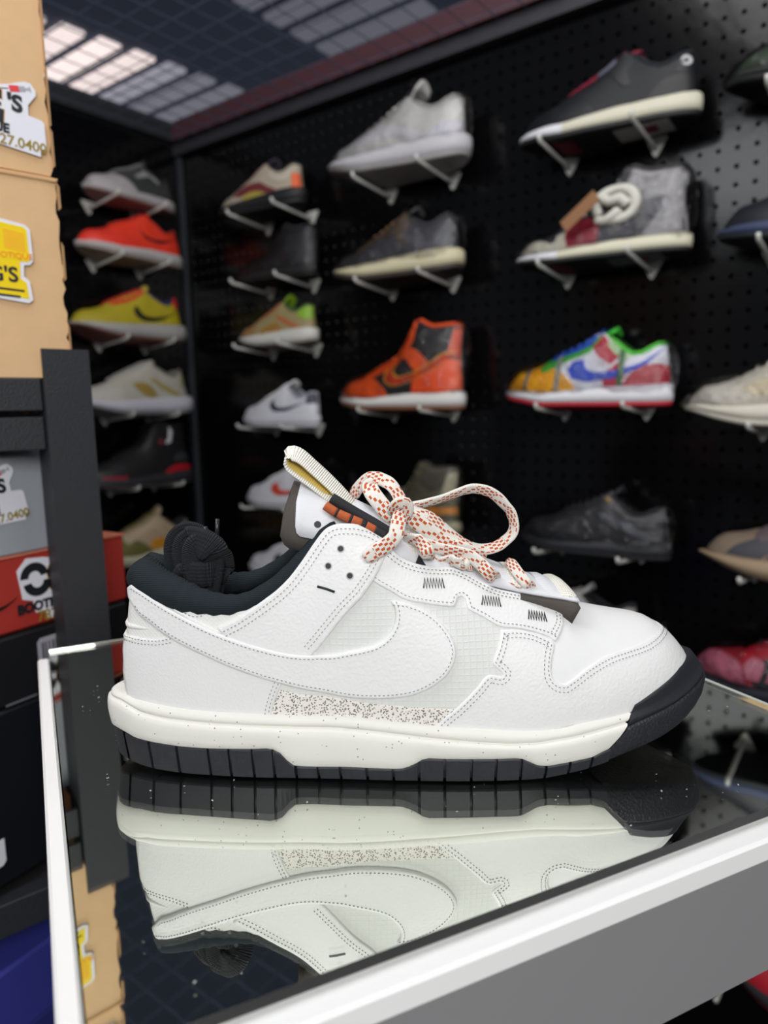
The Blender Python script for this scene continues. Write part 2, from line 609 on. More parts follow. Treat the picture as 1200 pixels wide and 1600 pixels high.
HERO_SURF={
'quarter':[(53.8,17.4),(64.0,20.5),(73.2,24.6),(82.5,29.7),(90.1,35.0),(95.6,39.6),(97.4,41.1),(102.3,44.9),(107.0,47.8),(109.4,48.6),(112.1,48.9),(117.5,49.4),(123.5,51.5),(129.5,54.1),(134.3,55.5),(136.5,53.7),(136.7,50.7),(135.3,47.2),(131.7,40.1),(126.1,32.5),(122.4,28.8),(113.3,22.5),(100.1,15.3),(92.9,13.5),(80.4,13.5),(66.5,14.1)],
'strap':[(134.7,52.1),(138.2,51.8),(143.2,51.1),(150.2,52.8),(159.6,57.6),(168.3,62.8),(174.5,63.3),(180.6,62.1),(188.5,60.9),(199.5,63.2),(210.8,67.3),(217.1,69.6),(220.3,66.2),(221.5,59.3),(220.1,51.6),(216.1,43.0),(214.6,41.3),(212.0,43.1),(204.6,43.3),(196.5,42.5),(188.2,41.2),(180.2,43.3),(176.4,43.9),(173.7,44.4),(173.0,46.7),(172.6,48.9),(170.9,49.4),(168.9,47.5),(168.0,44.9),(167.0,43.4),(163.3,42.0),(154.3,39.2),(144.1,36.6),(136.5,36.8),(129.5,36.8),(127.2,37.5)],
'swoosh':[(4.7,20.1),(9.2,20.0),(17.2,19.4),(31.9,18.3),(40.8,17.6),(53.5,16.6),(66.5,15.9),(80.5,15.8),(93.0,15.6),(101.9,15.3),(112.0,15.0),(121.8,16.7),(129.9,19.6),(135.3,23.0),(138.4,26.6),(139.5,30.1),(138.9,32.4),(137.5,33.7),(141.7,34.9),(146.7,36.0),(154.1,36.4),(159.9,34.9),(164.4,31.5),(166.2,28.4),(166.5,25.5),(164.9,21.2),(160.7,16.4),(152.9,11.6),(144.0,8.4),(131.0,6.2),(116.3,5.2),(101.4,6.6),(85.9,8.2),(75.6,8.9),(61.9,10.0),(48.3,11.5),(33.1,12.9),(22.8,14.1),(16.1,15.0),(10.9,15.6),(7.0,16.7),(3.8,17.5),(1.8,18.9)],
'mud':[(155.9,-0.2),(160.3,3.2),(166.2,7.1),(175.3,14.8),(181.1,20.5),(183.5,21.0),(187.4,20.9),(188.3,22.0),(187.2,22.8),(184.6,24.2),(183.5,25.4),(184.2,27.3),(186.4,32.0),(187.6,35.6),(188.6,39.9),(195.8,42.0),(205.2,43.1),(213.4,41.7),(214.3,39.6),(212.1,31.6),(211.5,24.8),(212.5,22.3),(214.6,20.8),(217.7,20.6),(222.0,23.7),(231.1,31.4),(241.4,38.4),(251.7,42.7),(263.1,47.7),(271.3,56.6),(277.8,74.5),(279.5,90.0)],
'counter':[(4.5,-0.0),(4.0,1.9),(3.2,5.3),(1.5,9.5),(0.0,9.7),(6.0,11.0),(14.5,11.5),(21.3,12.1),(30.2,13.4),(50.8,12.2),(73.5,10.6),(86.6,9.1),(85.9,8.0),(83.3,5.0),(81.3,2.1),(80.2,-0.1),(47.0,-0.1),(27.8,-0.1),(12.6,-0.1)],
'mesh':[(122.9,39.4),(135.1,49.4),(147.0,50.3),(183.1,50.2),(199.3,45.7),(196.8,37.6),(192.5,21.0),(169.7,6.8),(160.3,0.7),(144.7,0.4),(85.1,0.4),(82.6,6.8),(90.5,13.6),(104.3,21.2)],
'speckle':[(84.9,6.5),(91.5,5.9),(101.3,5.3),(121.2,4.2),(141.0,5.0),(167.1,6.8),(159.4,-0.2),(130.8,-0.4),(106.1,-0.3),(78.9,-0.2)],
}
HERO_LINES={
'q_front':[(135.6,46.6),(131.7,40.1),(126.1,32.5),(122.4,28.8),(113.3,22.5),(101.1,15.8)],
'q_top':[(55.5,17.8),(64.0,20.5),(73.2,24.6),(82.5,29.7),(90.1,35.0),(95.6,39.6),(102.3,44.9),(107.0,47.8),(109.4,48.6),(112.1,48.9),(117.5,49.4),(123.5,51.5),(129.5,54.1),(133.6,55.1)],
'sw_top':[(4.9,20.1),(9.2,20.0),(17.2,19.4),(31.9,18.3),(40.8,17.6),(53.5,16.6),(66.5,15.9),(80.5,15.8),(93.0,15.6),(101.9,15.3),(112.0,15.0),(121.8,16.7),(129.9,19.6),(135.3,23.0),(138.4,26.6),(139.5,30.1),(138.9,32.4),(137.8,33.6)],
'sw_bot':[(137.8,33.7),(141.7,34.9),(146.7,36.0),(154.1,36.4),(159.9,34.9),(164.4,31.5),(166.2,28.4),(166.5,25.5),(164.9,21.2),(160.7,16.4),(152.9,11.6),(144.0,8.4),(131.0,6.2),(116.3,5.2),(101.4,6.6),(85.9,8.2),(75.6,8.9),(61.9,10.0),(48.3,11.5),(33.1,12.9),(22.8,14.1),(16.1,15.0),(10.9,15.6),(7.0,16.7)],
'st_top':[(136.7,51.7),(143.2,51.1),(150.2,52.8),(159.6,57.6),(168.3,62.8),(174.5,63.3),(180.6,62.1),(188.5,60.9),(199.5,63.2),(210.8,67.3),(217.1,69.6),(220.3,66.2),(221.5,59.3),(220.1,51.6),(216.2,43.7)],
'st_bot':[(214.6,41.7),(212.0,43.1),(204.6,43.3),(196.5,42.5),(188.2,41.2),(180.2,43.3),(176.4,43.9),(173.7,44.4),(173.0,46.7),(172.6,48.9),(170.9,49.4),(168.9,47.5),(168.0,44.9),(167.0,43.4),(163.3,42.0),(154.3,39.2),(144.1,36.6),(136.5,36.8),(129.5,36.8)],
'mud_back':[(156.2,0.2),(160.3,3.2),(166.2,7.1),(175.3,14.8),(181.1,20.5),(183.5,21.0),(187.4,20.9),(188.3,22.0),(187.2,22.8),(184.6,24.2),(183.5,25.4),(184.2,27.3),(186.4,32.0),(187.6,35.6),(188.5,39.1),(195.8,41.7),(205.1,42.8),(213.3,41.4)],
'mud_toe':[(214.3,39.6),(212.1,31.6),(211.5,24.8),(212.5,22.3),(214.6,20.8),(217.7,20.6),(222.0,23.7),(231.1,31.4),(241.4,38.4),(251.7,42.7),(263.1,47.7),(271.3,56.6),(277.8,74.5),(279.5,90.0)],
'co_top':[(1.6,10.5),(6.0,11.0),(14.5,11.5),(21.3,12.1),(29.1,13.3)],
'co_side':[(85.9,8.0),(83.3,5.0),(81.3,2.1),(80.5,0.1)],
'heel_seam':[(4.8,14.2),(9.2,14.1),(13.2,14.0),(17.8,14.4)],
'heel_fold':[(0.0,10.4),(8.3,11.5),(17.2,12.1),(26.9,13.3)],
'coll_st':[(33.4,18.8),(36.4,18.5),(39.9,18.3),(44.1,18.7),(47.5,19.6),(50.9,20.5)],
'zig1':[(152.7,46.2),(162.6,51.3)],
'zig2':[(180.4,50.9),(189.6,53.1)],
'zig3':[(202.6,51.4),(211.8,53.8)],
'holes':[(115.1,41.4),(109.3,37.1),(118.9,34.5)],
'slot':[(104.0,32.5),(111.9,30.0)],
}
HERO_TOP=[(0.0,19.8),(0.0,19.3),(5.4,20.2),(10.0,19.9),(20.0,19.3),(32.5,19.5),(44.3,20.2),(56.1,21.2),(64.0,22.6),(73.2,25.7),(81.9,30.0),(89.2,34.8),(96.2,40.5),(102.3,44.7),(108.5,47.8),(111.5,48.4),(115.4,48.7),(123.5,51.1),(129.4,53.6),(134.8,54.5),(138.2,52.1),(143.2,51.1),(150.2,52.8),(159.6,57.6),(168.3,62.8),(174.5,63.3),(180.6,62.1),(188.5,60.9),(199.5,63.2),(210.8,67.3),(217.7,69.5),(221.7,63.4)]
HERO_RIB={
'loop_right':[(146.4,-10,124.8,40),(152.0,-10,125.9,45),(160.1,-8,127.4,50),(168.4,-6,129.4,50),(177.1,-5,132.3,45),(182.9,-5,132.8,40),(189.9,-5,130.7,40),(196.4,-5,125.0,45),(201.0,-5,117.8,55),(201.4,-5,111.3,55),(196.8,-5,105.9,50),(190.8,-6,103.0,45),(183.0,-8,103.0,45),(174.6,-10,106.9,45),(165.9,-11,114.0,40),(158.9,-12,120.1,40),(151.7,-13,123.2,40),(146.1,-13,124.6,30)],
'loop_left':[(145.3,-8,125.5,20),(143.7,-6,130.7,30),(140.7,-4,135.3,30),(137.2,0,137.5,30),(132.9,4,138.5,35),(129.2,8,137.5,40),(126.3,11,134.7,40),(123.6,14,131.1,40),(121.6,17,127.4,40)],
'loop_left_front':[(130.9,2,136.2,30),(130.5,-6,133.3,10),(132.7,-10,129.9,5),(135.4,-12,126.4,5),(138.3,-13,122.7,5),(141.7,-13,122.0,10),(144.9,-12,123.6,10)],
'knot':[(140.9,-12,121.8,20),(140.9,-16,125.8,20),(143.6,-18,128.5,15),(146.3,-18,128.4,15),(147.3,-17,125.5,15),(146.2,-15,122.1,15),(143.6,-12,120.8,15)],
'free_end_near':[(144.9,-16,124.2,10),(143.0,-20,121.1,5),(141.8,-23,117.4,5),(140.3,-26,113.7,0),(136.8,-29,111.0,0),(132.5,-31,108.8,0),(128.8,-32,106.8,0),(125.6,-32.5,105.2,0)],
'free_end_front':[(146.5,-12,122.6,10),(150.0,-14,120.0,5),(154.8,-15,116.3,5),(160.0,-15,112.0,5),(165.3,-15,107.8,10),(171.6,-15,105.4,15),(179.0,-14,102.1,25),(185.4,-12,99.5,30)],
'row_a':[(140.1,-8,113.6,30),(144.6,-14,111.0,35),(149.3,-20,111.1,30),(153.4,-24,109.3,15),(155.8,-26,104.7,5),(156.0,-19,101.5,0),(156.3,-13,97,0)],
'row_b':[(148.7,-10,111.1,30),(154.5,-14,108.5,20),(161.7,-16,105.6,20),(168.3,-18,104.5,25),(175.4,-20,102.8,20),(181.0,-23,98.9,15),(185.6,-25,93.9,8),(189.2,-17.5,90.5,0),(189.6,-11,86,0)],
'row_c':[(157.0,-14,102.8,30),(161.4,-16,99.2,40),(166.4,-18,100.1,40),(170.3,-21,99.4,30),(173,-17,97.5,10),(173.4,-11,94,10)],
'row_d':[(176.9,-20,94.9,30),(176.8,-19,98.5,20),(180.0,-17,99.5,20),(182.6,-18,98.1,30),(180.7,-20,95.1,20)],
'row_e':[(198.6,-6,96.5,15),(200.1,-12,94.2,10),(201.8,-17,91.2,5),(204.5,-20,87.6,5),(207.4,-16,85,5),(208.6,-11,81,5)],
'row_f':[(194.3,-14,86.8,50),(197.4,-17,86.2,50),(201.7,-20,85.2,40)],
'pull_loop':[(122.7,-8,123.6,0),(117.9,-8,130.0,0),(111.2,-8,137.4,0),(106.1,-8,142.5,0),(102.1,-8,146.3,0),(98.4,-8,149.8,0),(95.1,-8,152.0,0),(91.8,-8,152.4,0),(90.2,-8,150.6,0),(90.7,-8,148.4,0),(93.0,-8,145.9,0),(96.6,-8,143.1,0),(101.7,-8,139.2,0),(106.5,-8,135.3,0),(110.5,-8,132.1,0),(114.7,-8,128.6,0)],
'tube_a':[(111.2,-18,131.8,0),(117.7,-19,127.5,0),(125.2,-20,122.9,0),(132.6,-21,118.5,0),(138.3,-20,114.5,0)],
'tube_b':[(108.2,-21,128.6,0),(113.2,-22,125.3,0),(120.6,-23,121.9,0),(128.0,-23,118.4,0),(136.0,-23,113.6,0)],
'hank_1':[(36.2,10,80.0,20),(34.3,8,89.0,15),(32.0,6,97.8,10),(32.0,4,106.5,10),(35.7,2,112.6,15),(41.6,0,114.7,20),(46.6,-1,112.5,20),(49.4,-2,108.1,20)],
'hank_2':[(40.6,2,82.0,15),(38.7,0,92.4,10),(37.4,-2,101.1,10),(38.1,-3,107.7,10),(42.2,-4,111.9,15),(47.7,-5,111.9,15),(51.9,-5,109.6,15),(54.8,-5,105.3,10),(55.2,-4,98.7,10),(52.5,-2,90.5,15),(50.2,0,82.2,15)],
'hank_3':[(45.5,-5,83.0,10),(44.3,-7,93.9,8),(43.1,-8,101.9,5),(44.3,-9,108.0,5),(48.3,-9,110.1,10),(51.9,-9,107.5,10),(53.1,-9,102.1,5),(51.6,-8,93.9,8),(49.1,-6,83.8,10)],
'hank_wrap':[(41.3,-3,110.5,20),(44.8,-8,111.0,10),(49.8,-12,109.7,5),(53.6,-12,106.5,0),(55.4,-8,101.5,10),(54.2,-1,96.1,30)],
'hank_band':[(35.9,0,92.5,30),(40.9,-7,94.3,8),(47.6,-11,94.8,0),(52.4,-9,94.8,10),(53.3,0,93.9,30)],
'aglet_1':[(49.8,-6,112.7,0),(49.4,-6,117.8,0)],
'aglet_2':[(54.4,-5,110.8,0),(55.3,-5,121.2,0)],
}
OSOLE=[(3.2,18.6),(9.2,17.7),(13.3,16.6),(22.3,16.2),(37.1,15.4),(51.2,15.3),(72,15.8),(78,16.2),(80.5,15.9),(84.1,14),(87.2,10.4),(89,8.6),(91,7.5),(100.4,7.3),(114.5,7.6),(125.5,7.3),(138,7.2),(141.5,7.5),(146.2,9.3),(149,11.4),(151,12.4),(153,12.7),(159.7,12.5),(185.3,12.2),(193,12.3),(196,11.9),(199.2,10.3),(202.5,8.6),(205,7.9),(209,7.7),(219.4,8.9),(229.4,9.9),(235.7,12.3),(246,14)]
GROOVE=[(-2,33.8),(6,33.8),(11,32.4),(16.9,30.3),(31.3,28.6),(49.2,27.7),(75.1,26.9),(91.1,26.5),(111.1,26.4),(130.6,24.8),(150.2,22.6),(169.8,20.6),(189.3,18.9),(202.4,18.8),(219.5,20.5),(239.8,23.4),(250,25)]

HERO = Form(ST, WB, HS, HTs, HT, SHEAR, [(0, 19.0), (3, 19.6)] + HERO_TOP[2:] + [(226, 74), (231, 90), (400, 90)], PLAN, BOT, 8)

# ------------------------------------------------------------------ hero shoe
def lace_material():
    m = bpy.data.materials.new('flecked_lace')
    m.use_nodes = True
    t = NT(m)
    sep = t.n('ShaderNodeSeparateXYZ')
    t.l(t.coord('UV'), sep.inputs[0])
    u, v = sep.outputs[0], sep.outputs[1]
    a = t.math('FLOOR', t.math('MULTIPLY', u, 430.0))
    b = t.math('FLOOR', t.math('MULTIPLY', v, 6.0))
    par = t.math('MODULO', t.math('ADD', a, b), 2.0)
    blk = t.math('MODULO', t.math('FLOOR', t.math('MULTIPLY', u, 105.0)), 2.0)
    blk2 = t.math('MODULO', t.math('ADD', a, t.math('MULTIPLY', b, 3.0)), 4.0)
    dense = t.math('LESS_THAN', blk, 0.5)
    sparse = t.math('LESS_THAN', blk2, 0.5)
    sel = t.math('ADD', t.math('MULTIPLY', par, dense), t.math('MULTIPLY', t.math('MULTIPLY', sparse, t.math('SUBTRACT', 1.0, dense)), t.math('GREATER_THAN', v, 0.2)))
    edge = t.math('MULTIPLY', t.math('GREATER_THAN', v, 0.06), t.math('LESS_THAN', v, 0.94))
    fu = t.math('ABSOLUTE', t.math('SUBTRACT', t.math('FRACT', t.math('MULTIPLY', u, 430.0)), 0.5))
    sel = t.math('MULTIPLY', t.math('MULTIPLY', sel, edge), t.math('LESS_THAN', fu, 0.40))
    c = t.mixc(sel, lin((238, 234, 226)), lin((204, 88, 38)))
    t.l(c, t.b.inputs['Base Color'])
    t.b.inputs['Roughness'].default_value = 0.8
    su = t.math('SINE', t.math('MULTIPLY', u, 430.0 * 4 * PI))
    sv = t.math('SINE', t.math('MULTIPLY', v, 6.0 * 4 * PI))
    t.bump(t.math('MULTIPLY', su, sv), 0.5, 0.0004)
    return m

def band_material(key, rgb, freq, strength=.6):
    """woven webbing: ribs across the band"""
    m = bpy.data.materials.new(key)
    m.use_nodes = True
    t = NT(m)
    sep = t.n('ShaderNodeSeparateXYZ')
    t.l(t.coord('UV'), sep.inputs[0])
    h = t.math('SINE', t.math('MULTIPLY', sep.outputs[0], freq * 2 * PI))
    h2 = t.math('SINE', t.math('MULTIPLY', sep.outputs[1], 44.0))
    t.b.inputs['Base Color'].default_value = lin(rgb)
    t.b.inputs['Roughness'].default_value = 0.85
    t.bump(t.math('ADD', h, t.math('MULTIPLY', h2, .4)), strength, 0.0005)
    return m

def build_hero():
    f = HERO
    root = thing('sneaker', 'large white leather low-top sneaker with flecked laces standing on the mirrored display case', 'shoe', (-0.1367, 0.344, 0.0004), R(3.2468))
    leather = mat('white_leather', (230, 230, 230), 0.52, bump=('leather', 700, .17))
    leather2 = mat('white_leather_smooth', (228, 228, 228), 0.5, bump=('leather', 900, .12))
    fabric = mat('ripstop_mesh', (219, 220, 217), 0.75, bump=('grid', 1080, .22))
    toebox = mat('toe_box_leather', (229, 229, 230), 0.6, bump=('weave', 6500, .07))
    padded = mat('padded_nylon', (229, 229, 226), 0.7, bump=('weave', 3000, .10))
    foam = mat('midsole_foam', (226, 225, 219), 0.62, specks=(430, .15, (128, 128, 134), .66), bump=('noise', 900, .05))
    strip = mat('speckled_strip', (232, 227, 221), 0.7, specks=(1050, .42, (120, 114, 112), .32))
    rubber = mat('dark_rubber', (36, 37, 44), 0.55, bump=('noise', 1500, .12))
    rubber2 = mat('dark_rubber_grained', (38, 39, 45), 0.5, bump=('leather', 800, .5))
    knit = mat('dark_teal_knit', (34, 41, 46), 0.95, bump=('ribs', 7600, .3), spec=.2)
    lining = mat('dark_lining', (28, 33, 38), 0.95, bump=('ribs', 7600, .25), spec=.2)
    thread = mat('grey_thread', (104, 104, 106), 0.8)
    black = mat('black_thread', (28, 32, 38), 0.7)
    dark = mat('black_fabric', (24, 25, 29), 0.8, bump=('weave', 4000, .2))
    tongue_white = mat('tongue_fabric', (218, 219, 224), 0.8, bump=('ribs', 11000, .12))
    grey_foam = mat('grey_foam', (84, 79, 75), 0.95, bump=('noise', 2500, .4), spec=.2)
    # sole
    ho_s = [p[0] for p in OSOLE]; ho_h = [p[1] for p in OSOLE]
    gs = [p[0] for p in GROOVE]; gh = [p[1] for p in GROOVE]
    ho = lambda s: interp(s, ho_s, ho_h)
    g = lambda s: interp(s, gs, gh)
    bot = lambda s: interp(s, [p[0] for p in BOT], [p[1] for p in BOT])
    hs = lambda s: f.hs(min(max(s - 4, 0), 297)) + .6
    mids = [(236.0, ho, 1.6), (237.2, lambda s: ho(s) + 1.0, 2.6)]
    for k, (q, of, se) in enumerate(((.25, 3.2, 239.5), (.5, 3.6, 242.0), (.75, 3.6, 244.3), (.93, 3.2, 246.0), (.99, 2.4, 246.6))):
        mids.append((se, (lambda q: lambda s: ho(s) + 1 + (g(s) - ho(s) - 1) * q)(q), of))
    mids += [(246.8, lambda s: g(s) - .3, .6), (247.2, lambda s: g(s) + .5, .5), (247.4, lambda s: g(s) + .7, 1.6), (248.2, lambda s: g(s) + (hs(s) - g(s)) * .5, 1.5), (249.8, lambda s: hs(s) - .2, .3), (250.0, lambda s: hs(s) + .1, -1.5), (249.0, lambda s: hs(s) - .6, -4.0), (246.0, lambda s: hs(s) - 1.0, -9.0)]
    mid = ring(f, 'midsole', foam, root, mids, 110)
    # rubber under the foam, then the tread blocks one by one
    ring(f, 'outsole', rubber, root, [(255.0, lambda s: bot(s) + 1.2, -6.0), (255.0, lambda s: bot(s) + 1.2, -1.8), (244.0, lambda s: ho(s) + .2, -.4), (244.0, lambda s: ho(s) + .4, -6.0)], 60, cap0=True)
    edges = [6.9, 20.6, 34.6, 50.0, 60.0, 71.1, 80.9, 91.2, 101.8, 112.2, 124.6, 136.8, 148.6, 160.4, 172.7, 184.0, 195.6, 207.2, 218.6, 229.5, 239.5]
    for side in (-1, 1):
        for a, b in zip(edges[:-1], edges[1:]):
            ss = []
            x = a + .7
            while x < b - .7: ss.append(x); x += 2.2
            ss.append(b - .7)
            V, F = [], []
            prof = [(lambda s: bot(s), -7.0), (lambda s: bot(s), -.9), (lambda s: bot(s) + .7, -.1), (lambda s: ho(s) - .9, 1.9), (lambda s: ho(s) - .1, 1.5), (lambda s: ho(s), -3.0)]
            for s in ss:
                for h, of in prof:
                    p = plan_pt(f, s, side, of)
                    V.append(Vector((p[0], p[1], h(s))) * .001)
            k = len(prof)
            for i in range(len(ss) - 1):
                for j in range(k - 1): F.append((i * k + j, i * k + k + j, i * k + k + j + 1, i * k + j + 1))
            F.append(tuple(range(k))); F.append(tuple((len(ss) - 1) * k + j for j in reversed(range(k))))
            fix(obj('tread_block', V, F, rubber, root, False), 0)
    ring(f, 'tread_block', rubber, root, [(6.2, lambda s: bot(s), -7), (6.2, lambda s: bot(s), -.9), (6.2, lambda s: bot(s) + .7, -.1), (6.2, lambda s: 17.6, 1.9), (6.2, lambda s: 18.4, 1.4), (6.2, lambda s: 18.6, -3)], 8, smooth=False)
    c2 = lambda s: interp(s, [240, 246.7, 259.7, 275.7, 289, 296, 303], [20, 22, 25, 27.9, 31.2, 32.5, 33])
    c1 = lambda s: interp(s, [246, 251.9, 269, 285.5, 296, 303], [25.5, 27, 29.3, 32.3, 35.5, 36.5])
    ct = lambda s: interp(s, [250, 252, 264, 275, 283, 290, 303], [30, 31, 35.5, 39.5, 42.5, 43.6, 44.5])
    ot = lambda s: interp(s, [250, 264, 275, 285, 295, 303], [-.6, -.2, -1.0, -2.8, -4.8, -5.6])
    mix = lambda a, b, q: (lambda s: a(s) + (b(s) - a(s)) * q)
    ring(f, 'toe_bumper', rubber2, root, [(239.8, bot, -14), (239.8, bot, -2.4), (239.6, lambda s: bot(s) + 1.2, -.6), (237.2, mix(bot, c2, .38), 1.2), (240.5, mix(bot, c2, .7), 2.0), (246.0, lambda s: c2(s) - 1.2, 2.4), (246.6, lambda s: c2(s) - .2, 1.9), (247.0, c2, .9)], 70, front=True, cap0=True)
    ring(f, 'toe_cap', rubber, root, [(246.8, lambda s: c2(s) - .6, .2), (246.9, c2, .9), (247.8, mix(c2, c1, .5), 1.3), (249.2, lambda s: c1(s) - .3, 1.0), (249.6, c1, .2), (250.5, mix(c1, ct, .4), mixo(.2, ot, .3)), (251.6, mix(c1, ct, .8), mixo(.2, ot, .75)), (252.4, ct, lambda s: ot(s) + .2), (252.6, lambda s: ct(s) + .2, lambda s: ot(s) - 1.2), (252.6, lambda s: ct(s) - 1, lambda s: ot(s) - 4)], 70, front=True)
    # upper
    shell(f, 'upper', padded, root, 120, 20, smin=-1.5)
    shell(f, 'lining', lining, root, 70, 10, off=-3.2, t0=4, t1=232)
    V = []; F = []
    ss = [8 + 12 * i for i in range(19)]
    for s in ss:
        w = f.par(s)[0] - 2.5
        for k in range(5): V.append(Vector((s + 3, w * (k / 2 - 1), f.par(s)[1] + 5 + 2 * abs(k / 2 - 1))) * .001)
    for i in range(len(ss) - 1):
        for k in range(4): F.append((i * 5 + k, i * 5 + 5 + k, i * 5 + 6 + k, i * 5 + 1 + k))
    obj('insole', V, F, lining, root)
    poly = HERO_SURF
    tb = [(214, -1), (200, 10), (203, 38), (222, 64), (231, 90)]
    overlay(f, 'toe_box', [(203, -1), (203, 38), (217, 62), (226, 78), (231, 90)] + [(231, 91), (226, 102), (217, 118), (203, 142), (203, 181), (285, 181), (292, 150), (292, 90), (292, 30), (285, -1)], -1, .2, toebox, root, 4, 6, .15)
    names = dict(mesh='mesh_panel', speckle='speckled_panel', counter='heel_counter', quarter='eyestay_panel', strap='lace_strap', swoosh='side_logo')
    lift = dict(mesh=.25, speckle=.5, counter=.75, strap=1.15, quarter=1.7, swoosh=2.2, mud=.8)
    mm = dict(mesh=fabric, speckle=strip, counter=leather2, strap=leather, quarter=leather, swoosh=leather)
    for side in (-1, 1):
        for k in ('mesh', 'speckle', 'counter', 'strap', 'quarter', 'swoosh'):
            overlay(f, names[k], poly[k], side, lift[k], mm[k], root, 1.6 if side < 0 else 4, 4.0 if side < 0 else 8)
    mp = [p for p in poly['mud']]
    full = mirror_poly(mp) + [(225, 180), (260, 180), (285, 180), (294, 150), (296, 90), (294, 30), (285, 0), (260, 0), (225, 0), (190, 0)]
    overlay(f, 'toe_overlay', full, -1, lift['mud'], leather, root, 1.6, 4)
    # heel bulges of the padded collar
    for (a, b, hgt, th) in ((0, 26, 71, 1.5), (0, 30, 64.5, 1.7)):
        mb = MB()
        L = [f.P(18 - i, f.phi(18 - i, hgt), -1, -.5) for i in range(19)] + [f.P(i, f.phi(i, hgt), 1, -.5) for i in range(1, 19)]
        mb.tube(L, [th * .001 * (.25 + .75 * math.sin(PI * i / (len(L) - 1))) for i in range(len(L))], 10)
        mb.build('heel_padding', padded, root, True)
    # stitching
    mb = MB()
    for ln, offs, lf in (('q_front', (3.0, 5.0), 1.7), ('q_top', (2.6, 5.0), 1.7), ('sw_top', (1.7,), 2.2), ('sw_bot', (1.7,), 2.2), ('st_top', (2.0, 3.9), 1.15), ('st_bot', (1.8,), 1.15),
                         ('mud_back', (1.6, 3.6), .8), ('mud_toe', (1.7, 3.8), .8), ('co_top', (.8, 2.6), .75), ('co_side', (1.5, 3.2), .75)):
        for o in offs:
            stitches(f, mb, HERO_LINES[ln], -o, lf + .08)
    stitches(f, mb, HERO_LINES['coll_st'], 0, .15)
    tag(mb.build('stitching', thread, root), kind='stuff')
    for k in ('zig1', 'zig2', 'zig3'):
        (a, pa), (b, pb) = HERO_LINES[k]
        pts = []
        A, B = f.P(a, pa, -1, 1.3), f.P(b, pb, -1, 1.3)
        t = (B - A).normalized()
        n = (f.P(a, pa, -1, 3) - A).normalized()
        up = n.cross(t)
        if up.z < 0: up = -up
        N = 15
        mb = MB()
        for i in range(N):
            q = A + (B - A) * (i / (N - 1))
            sgn = 1 if i % 2 else -1
            mid_t = a + (b - a) * i / (N - 1)
            base = f.P(mid_t, pa + (pb - pa) * i / (N - 1), -1, 1.35)
            pts.append(base + up * (.0024 * sgn) + n * .0001)
        mb.tube(pts, .00034, 5)
        mb.build('bar_tack', black, root, True)
    for (a, ph) in HERO_LINES['holes']:
        c = f.P(a, ph, -1, 1.66); n = (f.P(a, ph, -1, 3) - c).normalized()
        x = n.cross(Vector((0, 0, 1))).normalized(); z = n.cross(x)
        mb = MB()
        vs = [c + n * .00012]; fs = []
        for r_, d in ((1.3, .0001), (1.5, .00012), (1.65, .0003), (1.8, .0001)):
            vs += [c + (x * math.cos(2 * PI * k / 20) + z * math.sin(2 * PI * k / 20)) * r_ * .001 + n * d for k in range(20)]
        inner = MB().add(vs[:21], [(0, 1 + k, 1 + (k + 1) % 20) for k in range(20)])
        for L in range(3):
            fs += [(1 + L * 20 + k, 1 + L * 20 + 20 + k, 1 + L * 20 + 20 + (k + 1) % 20, 1 + L * 20 + (k + 1) % 20) for k in range(20)]
        e = MB().add(vs, fs).build('eyelet', mat('eyelet_rim', (186, 186, 188), .6), root, True)
        inner.v = [v + n * .00008 for v in inner.v]
        inner.build('eyelet_hole', mat('eyelet_dark', (58, 59, 61), .8), e, False)
    (a, pa), (b, pb) = HERO_LINES['slot']
    mb = MB(); mb.tube([f.P(a, pa, -1, 1.72), f.P((a + b) / 2, (pa + pb) / 2, -1, 1.75), f.P(b, pb, -1, 1.72)], .0006, 8)
    mb.build('lace_slot', black, root, True)
    # padded collar roll round the opening
    pts, rad = [], []
    tl = [113, 108, 103, 98, 92, 85, 78, 70, 62, 54, 46, 38, 30, 23, 17, 12, 8, 5, 2.5]
    for side, seq in ((-1, tl), (1, list(reversed(tl)))):
        for t in seq:
            c = f.cut(t)
            r = interp(t, [0, 25, 45, 70, 95, 104, 113], [8.6, 8.6, 6.4, 4.6, 4.4, 3.8, 3.0])
            p = f.P(t, c, side, -r * interp(t, [0, 85, 100, 113], [.72, .74, 1.0, 1.3])) * 1000
            p.z += r * interp(t, [0, 30, 60, 110], [.45, .38, .22, .12])
            pts.append(p * .001); rad.append(r * .001)
    i0 = len(tl)
    pts.insert(i0, (pts[i0 - 1] + pts[i0]) / 2 + Vector((-.0002, 0, 0))); rad.insert(i0, .0086)
    L = smooth_line([tuple(p * 1000) + (r * 1000,) for p, r in zip(pts, rad)], 2.0, corner=120)
    mb = MB(); mb.tube([Vector((p[0], p[1], p[2])) * .001 for p in L], [p[3] * .001 for p in L], 18)
    mb.build('collar', knit, root, True)
    # tongue: fabric skin, foam behind it, open foam end over the toe box
    TP = [(230.3, 81.6), (222, 84.2), (212, 87.2), (198, 92.5), (180, 100), (165, 106.5), (150, 114), (138, 120.5), (126, 127), (116, 131.8), (107, 135.4), (101, 137.6), (98.5, 138.2)]
    TL = smooth_line(TP, 3)
